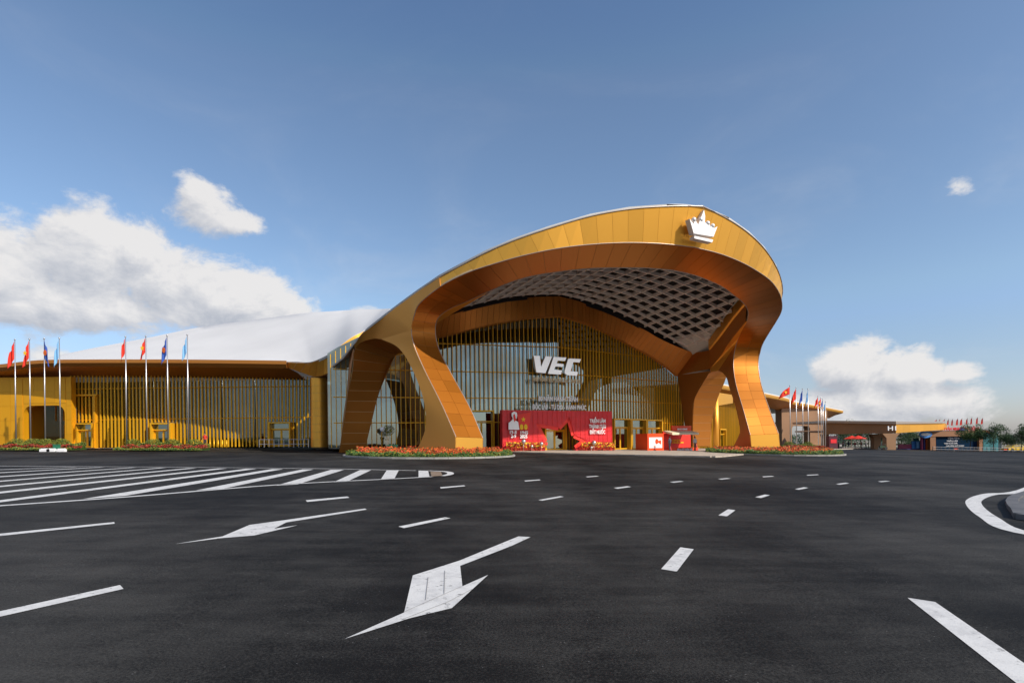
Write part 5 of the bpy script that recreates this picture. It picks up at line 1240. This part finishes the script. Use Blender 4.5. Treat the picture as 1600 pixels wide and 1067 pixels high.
def pillar(px0, px1, ptop, Y, m, flare=0):
    a, b = at(px0, 700, Y).x, at(px1, 700, Y).x; zt = at((px0 + px1) / 2, ptop, Y).z; zb = gz(a) - .1; zm = zb + (zt - zb) * .72
    mb = MB(); mb.prism([Vector((a, Y, zb)), Vector((b, Y, zb)), Vector((b + .0, Y, zm)), Vector((b + flare, Y, zt)), Vector((a - flare, Y, zt)), Vector((a, Y, zm))], (0, 1.3, 0)); mb.build('pillar', m, gate)
pillar(1385.5, 1400, 677, GY - .02, M_['dull'], .8); pillar(1366, 1376.5, 678, GY + 9, M_['dull'], .5); pillar(1288, 1294, 678, GY + 12.5, M_['dull'], .3)
a = at(1386.3, 672.5, GY - .12); text('lettering', 'H1', a, (1, 0, 0), (0, 0, 1), 1.25, M_['white'], gate, .15, 1.6, bold=.01)
# dark maroon stand and screens behind the gate's left end
for px0, px1, yt, m_, nm, lab, cat in ((1296, 1309, 681, 'maroon', 'maroon_booth', 'tall dark maroon booth just inside the gate, left side', 'booth'), (1311, 1316, 692, 'black', 'black_speaker_stack', 'narrow black cabinet standing right of the maroon booth', 'cabinet')):
    Yq = 108; p0_, p1_ = at(px0, 700, Yq), at(px1, 700, Yq); zt = at(px0, yt, Yq).z; zb = gz(p0_.x)
    r_ = empty(nm, (p0_.x, Yq, zb), lab, cat); mb = MB(); mb.box(((p0_.x + p1_.x) / 2, Yq + .6, (zt + zb) / 2), (p1_.x - p0_.x, 1.2, zt - zb)); mb.build('body', M_[m_], r_)
    mb = MB(); mb.box(((p0_.x + p1_.x) / 2, Yq - .03, (zt * .6 + zb * .4)), ((p1_.x - p0_.x) * .7, .04, (zt - zb) * .3)); mb.build('front_panel', M_['redslat'] if m_ == 'maroon' else M_['grey'], r_)
# stage / show building
SY = 122.0
stage = empty('show_pavilion', at(1500, 716, SY), 'brown pavilion front with big navy screen wall and red letters on its roof', 'pavilion')
def sbox(px0, px1, y0, y1, Y, dep, m, nm, par=None):
    a, b = at(px0, y0, Y), at(px1, y1, Y); zb = b.z if y1 < 714 else gz(a.x) - .1; mb = MB(); mb.box(((a.x + b.x) / 2, Y + dep / 2, (a.z + zb) / 2), (b.x - a.x, dep, a.z - zb)); return mb.build(nm, m, par or stage)
sbox(1452, 1535, 673, 681, SY, 2, M_['far_brown'], 'fascia'); sbox(1453.5, 1462.5, 681, 716, SY + .1, 1.6, M_['far_brown'], 'pillar'); sbox(1462.6, 1532, 681, 716, SY + .5, 1, M_['navy'], 'screen_wall')
sbox(1530, 1536, 672, 716, SY - .1, 1.8, M_['far_brown'], 'pillar'); sbox(1536.2, 1560, 676, 716, SY + 3, 1, M_['teal'], 'side_wall')
mb = MB(); mb.prism([at(1534, 673, SY + 3), at(1540, 671.5, SY + 3), at(1556, 678, SY + 3), at(1550, 680, SY + 3)], (0, 2, 0)); mb.build('roof_wedge', M_['fl_orange'], stage)
mb = MB(); mb.prism([at(1497, 672.5, SY - .3), at(1505, 667, SY - .3), at(1513, 672.5, SY - .3)], (0, .6, 0)); mb.build('roof_crest', M_['indigo'], stage)
a = at(1466, 672.4, SY - .1); b = at(1530, 672.4, SY - .1); text('lettering', 'NỀN VĂN MINH SÔNG HỒNG', a, (1, 0, 0), (0, 0, 1), .85, M_['redslat'], stage, .1, (b - a).length, bold=.02)
for yy, x0_, x1_, s_ in ((685.5, 1481, 1499, 'CÔNG TRÌNH'), (690, 1479, 1496, 'TRIỂN LÃM'), (693.8, 1475, 1496, 'THÀNH TỰU ĐẤT NƯỚC'), (697.5, 1478, 1506, 'CHÀO MỪNG QUỐC KHÁNH')):
    a = at(x0_, yy, SY + .4); b = at(x1_, yy, SY + .4); text('lettering', s_, a, (1, 0, 0), (0, 0, 1), .42, M_['white'], stage, .03, (b - a).length)
# graphic wall left of the pavilion
wall2 = empty('graphic_hoarding', at(1425, 716, 124), 'indigo and blue printed hoarding between the gate pillar and the pavilion', 'hoarding')
sbox(1400, 1449, 701, 716, 124, .3, M_['indigo'], 'panel', wall2); sbox(1425, 1439, 689, 701, 124.4, .3, M_['azure'], 'panel', wall2); sbox(1404, 1424.8, 694, 701, 124.6, .3, M_['magenta'], 'panel', wall2)
sbox(1428, 1436, 684.5, 689, 124.5, .3, M_['teal'], 'panel', wall2)
for px0, px1, y0, y1, m_ in ((1406, 1424, 710, 713, 'redslat'), (1425, 1440, 711.5, 713.5, 'magenta'), (1440, 1449, 709, 713.4, 'azure'), (1432, 1436, 690, 700, 'flag_sky')): sbox(px0, px1, y0, y1, 123.9, .05, M_[m_], 'print', wall2)
for px, m_ in ((1440, 'magenta'), (1443.5, 'indigo'), (1447.5, 'fl_orange'), (1451, 'far_brown')): sbox(px, px + 2.4, 683, 716, 123, .5, M_[m_], 'post', wall2)
sg = MB(); c = at(1446.5, 678.5, 121.5); 
sg.prism([c + Vector((1.35 * math.cos(t), 0, .75 * math.sin(t))) for t in np.linspace(0, 2 * math.pi, 24, endpoint=False)], (0, .2, 0)); s_o = sg.build('oval_sign', M_['azure']); tag(s_o, 'white and blue oval sign hanging under the right end of the gate canopy', 'sign')
sg = MB(); sg.prism([c + Vector((1.0 * math.cos(t), -.03, .32 * math.sin(t))) for t in np.linspace(0, 2 * math.pi, 24, endpoint=False)], (0, .03, 0)); sg.build('sign_face', M_['white'], s_o)
# row of flags on the pavilion roof
for i, (px, yt, hh) in enumerate(((1464, 655.5, 2), (1469, 655, 2.2), (1476.5, 655, 2.4), (1482.5, 655, 8), (1489, 655, 9), (1497, 654, 10), (1503.5, 654, 10), (1512, 653.5, 9), (1519, 652.5, 10), (1528, 652, 9.5), (1536, 653, 9))):
    YY = SY + 2.5; zt = at(px, yt, YY).z; zb = at(px, 673.2, YY).z; p = at(px, 673, YY)
    r_ = empty('roof_flag', (p.x, YY, zb), ('leftmost', 'second', 'third', 'fourth', 'fifth', 'sixth', 'seventh', 'eighth', 'ninth', 'tenth', 'rightmost')[i] + ' of the eleven small red flags on the pavilion roof edge, from the left', 'flag', 'red flags along the pavilion roof')
    mb = MB(); mb.tube((p.x, YY, zb), (p.x, YY, zt + .15), .035, n=6); mb.build('mast', M_['silver'], r_)
    rnd = random.Random(i); w_ = rnd.uniform(.25, .5); hg = min(1.35, hh * .14); 
    mb = MB(); mb.prism([Vector((p.x - .02, YY, zt)), Vector((p.x - .06, YY, zt - hg)), Vector((p.x - w_, YY + .1, zt - hg - .1)), Vector((p.x - w_ * .6, YY + .1, zt - .35))], (0, .03, 0)); mb.build('cloth', M_['flag_red'], r_)
# back fence and barriers along the far road edge
fence = empty('barrier_fence', at(1500, 718, 100), 'low dark barrier fence with white rail along the far road edge', 'fence')
x0_, x1_ = at(1458, 716, 101).x, at(1640, 716, 101).x
mb = MB()
for z in (.35, .75): mb.bar(Vector((x0_, 101, gz(x0_) + z)), Vector((x1_, 101, gz(x1_) + z)), .04, .05)
mb.build('rail', M_['silver'], fence)
for i in range(29):
    x = x0_ + (x1_ - x0_) * i / 28; mb = MB(); mb.box((x, 101.05, gz(x) + .4), (.08, .08, .85)); mb.build('post', M_['black'], fence)
# trees
def tree(x, Y, h, r, label, seed, group='trees beyond the road', dark=False, n=5200, zc_=None, size=.2, cat='tree', trunk_h=None):
    rnd = random.Random(seed); zb = gz(x); root = empty('broadleaf_tree', (x, Y, zb), label, cat, group); th = trunk_h or h * .35
    mb = MB(); p = Vector((x, Y, zb - .1)); top = Vector((x + rnd.uniform(-.2, .2), Y, zb + h * .75)); mid = Vector((x + rnd.uniform(-.1, .1), Y, zb + th))
    mb.tube(p, mid, .035 * h * .5, .02 * h * .6, 8); mb.tube(mid, top, .012 * h, .004 * h, 6); cl = []
    for k in range(9):
        t = rnd.uniform(.3, 1); a = mid.lerp(top, t * .8); ang = rnd.uniform(0, 6.28); e_ = a + Vector((math.cos(ang) * r * .75, math.sin(ang) * r * .75, rnd.uniform(.1, .4) * h * .5)); mb.tube(a, e_, .008 * h, .003 * h, 5); cl.append(e_)
    mb.build('trunk', M_['trunk'], root)
    cr_ = MB(); ce = Vector((x, Y, zb + h * .6)); pts_ = []
    for k in range(26):
        v = Vector((rnd.gauss(0, 1), rnd.gauss(0, 1), rnd.gauss(0, 1))).normalized() * rnd.uniform(.35, .95)
        pts_.append(ce + Vector((v.x * r, v.y * r, v.z * h * .36)))
    for c in pts_: leaf_cloud(cr_, c, r * rnd.uniform(.3, .48), n // 26, size, ([0, 0, 1] if not dark else [1, 1, 0]), .85, rnd, .1)
    cr_.build('crown', [M_['leaf'], M_['leaf_dark']], root); return root
def tpx(px, Y): return at(px, 700, Y).x
tree(tpx(1516, 112), 112, 5.4, 2.3, 'yellow-green tree in front of the navy screen wall', 1, dark=False)
tree(tpx(1552, 110), 110, 5.6, 2.3, 'dark green tree right of the pavilion', 2, dark=True)
tree(tpx(1596, 108), 108, 5.2, 2.0, 'dark tree cut by the right edge of the photo', 3, dark=True)
tree(tpx(1330, 150), 150, 7.6, 3.2, 'light green tree seen through the gate, left of its first opening', 4)
tree(tpx(1318, 160), 160, 6.5, 2.6, 'shadowed tree behind the light green one in the gate opening', 5, dark=True)
tree(tpx(1357, 155), 155, 7.2, 3.0, 'tree seen through the gate beside the dark rear pillar', 6, dark=True)
tree(tpx(1345, 170), 170, 7.6, 3.2, 'farther tree between two others in the gate opening', 7, dark=True)
tree(tpx(1408, 150), 150, 6.5, 3.2, 'tree showing above the hoarding right of the H1 pillar', 8, dark=True)
tree(tpx(1424, 155), 155, 5.6, 3.0, 'low dark tree above the hoarding, towards the oval sign', 9, dark=True)
tree(tpx(1380, 150), 150, 6.0, 2.0, 'thin slice of tree between the two gate pillars', 10, dark=True)
tree(tpx(1573, 135), 135, 4.4, 2.0, 'distant tree low between the two dark trees at right', 12, dark=True)
# far shrub belt and town behind everything on the right
rnd = random.Random(77); mb = MB()
for k in range(60):
    x = rnd.uniform(90, 330); leaf_cloud(mb, (x, 215 + rnd.uniform(-5, 5), gz(x) + 2.2), rnd.uniform(2.5, 4.5), 260, .6, [0, 1, 1], .8, rnd, .2)
tag(mb.build('far_wood', [M_['leaf'], M_['leaf_dark']]), 'mass of far trees on the skyline beyond the gate', None, None, 'stuff')
for i, (px, yt, wd, lab) in enumerate(((1432, 677.5, 16, 'pale grey block seen under the gate canopy beside the oval sign'), (1408, 682, 20, 'low pale block above the trees right of the H1 pillar'), (1340, 681, 40, 'wide low pale block behind the trees in the gate opening'), (1572, 681, 14, 'grey-green block between the dark trees at the right edge'))):
    YY = 260; p = at(px, yt, YY); zb = gz(p.x) - .5; b_ = empty('far_building', (p.x, YY, zb), lab, 'building')
    mb = MB(); mb.box((p.x, YY + 5, (p.z + zb) / 2), (wd * YY / F * 1.0, 10, p.z - zb)); mb.build('wall', M_['grey'], b_)
    for k in range(3):
        mb = MB(); mb.box((p.x, YY - .06, p.z - 1.2 - k * 2.2), (wd * YY / F * .86, .1, .8)); mb.build('window', M_['glass_dark'], b_)
# banners, umbrellas, people, cars in the distance
for px, y0, y1, lab in ((1494, 702, 717, 'vertical orange-red banner before the navy screen'), (1571, 703, 717, 'vertical red banner between the dark trees at right'), (1363.5, 706, 715, 'slim orange banner beside the rear gate pillar')):
    YY = 106 if px > 1400 else 125; p = at(px, y0, YY); zb = gz(p.x); r_ = empty('street_banner', (p.x, YY, zb), lab, 'banner', 'red street banners')
    mb = MB(); mb.box((p.x, YY, (p.z + zb + .5) / 2), (.75 if px > 1400 else .5, .06, p.z - zb - .5)); mb.build('cloth', M_['orange_red'], r_); mb = MB(); mb.tube((p.x - .4, YY, zb), (p.x - .4, YY, p.z + .1), .04, n=6); mb.build('pole', M_['silver'], r_)
for px, YY, lab in ((1341, 140, 'large red parasol seen through the gate'), (1331, 145, 'second red parasol behind the larger one in the gate opening')):
    p = gp(px, YY); r_ = empty('parasol', p, lab, 'parasol', 'red parasols beyond the gate'); mb = MB()
    mb.tube(p + Vector((0, 0, 2.3)), p + Vector((0, 0, 3.1)), 1.9, .05, 8); mb.build('cover', M_['flag_red'], r_); mb = MB(); mb.tube(p, p + Vector((0, 0, 2.6)), .05, n=6); mb.build('pole', M_['silver'], r_)
people = [(1317, 130, (.5, .3, .3), 'person in a pink top just inside the gate'), (1321, 134, (.5, .5, .5), 'person in grey beside the pink one inside the gate'), (1326, 128, (.03, .04, .12), 'person in navy standing in the gate opening'), (1336, 132, (.6, .05, .08), 'person in bright red left of the parasols'),
          (1346, 133, (.6, .05, .05), 'person in red below the large parasol'), (1353, 138, (.4, .4, .42), 'person in light grey near the rear gate pillar')]
for i, (px, YY, c_, lab) in enumerate(people): person(gp(px, YY), lab, c_, (.04, .04, .06), 1.6 + .03 * (i % 3), face=i)
# motorbike rider before the gate pillar
p = gp(1379, 108); mo = empty('motorbike', p, 'parked black motorbike with rider gear at the gate pillar foot', 'motorbike')
for s in (-.62, .62):
    mb = MB(); mb.tube(p + Vector((s, -.06, .3)), p + Vector((s, .06, .3)), .3, n=16); mb.build('wheel', M_['black'], mo)
mb = MB(); mb.box(p + Vector((-.05, 0, .6)), (1.0, .3, .35)); mb.tube(p + Vector((.62, 0, .3)), p + Vector((.42, 0, 1.0)), .05, n=6); mb.build('body', M_['leaf_dark'], mo)
mb = MB(); mb.box(p + Vector((-.25, 0, .82)), (.6, .28, .1)); mb.build('seat', M_['black'], mo); mb = MB(); mb.bar(p + Vector((.42, -.3, 1.02)), p + Vector((.42, .3, 1.02)), .04, .04); mb.build('handlebar', M_['silver'], mo)
def car(px, YY, m, lab, rz=0):
    p = gp(px, YY); r_ = empty('parked_car', p, lab, 'car', 'cars beyond the fence', rz)
    mb = MB(); prof = [(-2.1, .35), (-2.1, .8), (-1.5, .95), (-.9, 1.4), (.7, 1.42), (1.35, .98), (2.05, .8), (2.1, .35)]
    mb.prism([Vector((a, -.85, z)) for a, z in prof], (0, 1.7, 0)); o = link('body', mesh(mb.v, mb.f), m, r_, False, False)
    mb = MB(); mb.prism([Vector((a, -.87, z)) for a, z in ((-1.25, .98), (-.8, 1.33), (.62, 1.34), (1.1, 1.0))], (0, 1.74, 0)); link('window', mesh(mb.v, mb.f), M_['glass_dark'], r_, False, False)
    for a in (-1.35, 1.3):
        for b_ in (-.8, .8):
            mb = MB(); mb.tube(Vector((a, b_ - .1, .33)), Vector((a, b_ + .1, .33)), .33, n=16); link('wheel', mesh(mb.v, mb.f), M_['black'], r_, False, False)
car(1587, 112, M_['taxi'], 'yellow car parked between the dark trees at right'); car(1606, 114, M_['taxi'], 'second yellow car, cut by the right edge')
# lamp post through the gate
p = gp(1348.5, 135); lp_ = empty('street_lamp', p, 'tall thin grey lamp post seen through the gate opening', 'street lamp')
mb = MB(); mb.tube(p, p + Vector((0, 0, 5.8)), .08, .05, 8); mb.build('pole', M_['silver'], lp_); mb = MB(); mb.bar(p + Vector((0, 0, 5.7)), p + Vector((.9, 0, 5.9)), .08, .06); mb.box(p + Vector((1.0, 0, 5.9)), (.5, .2, .1)); mb.build('lamp_head', M_['grey'], lp_)
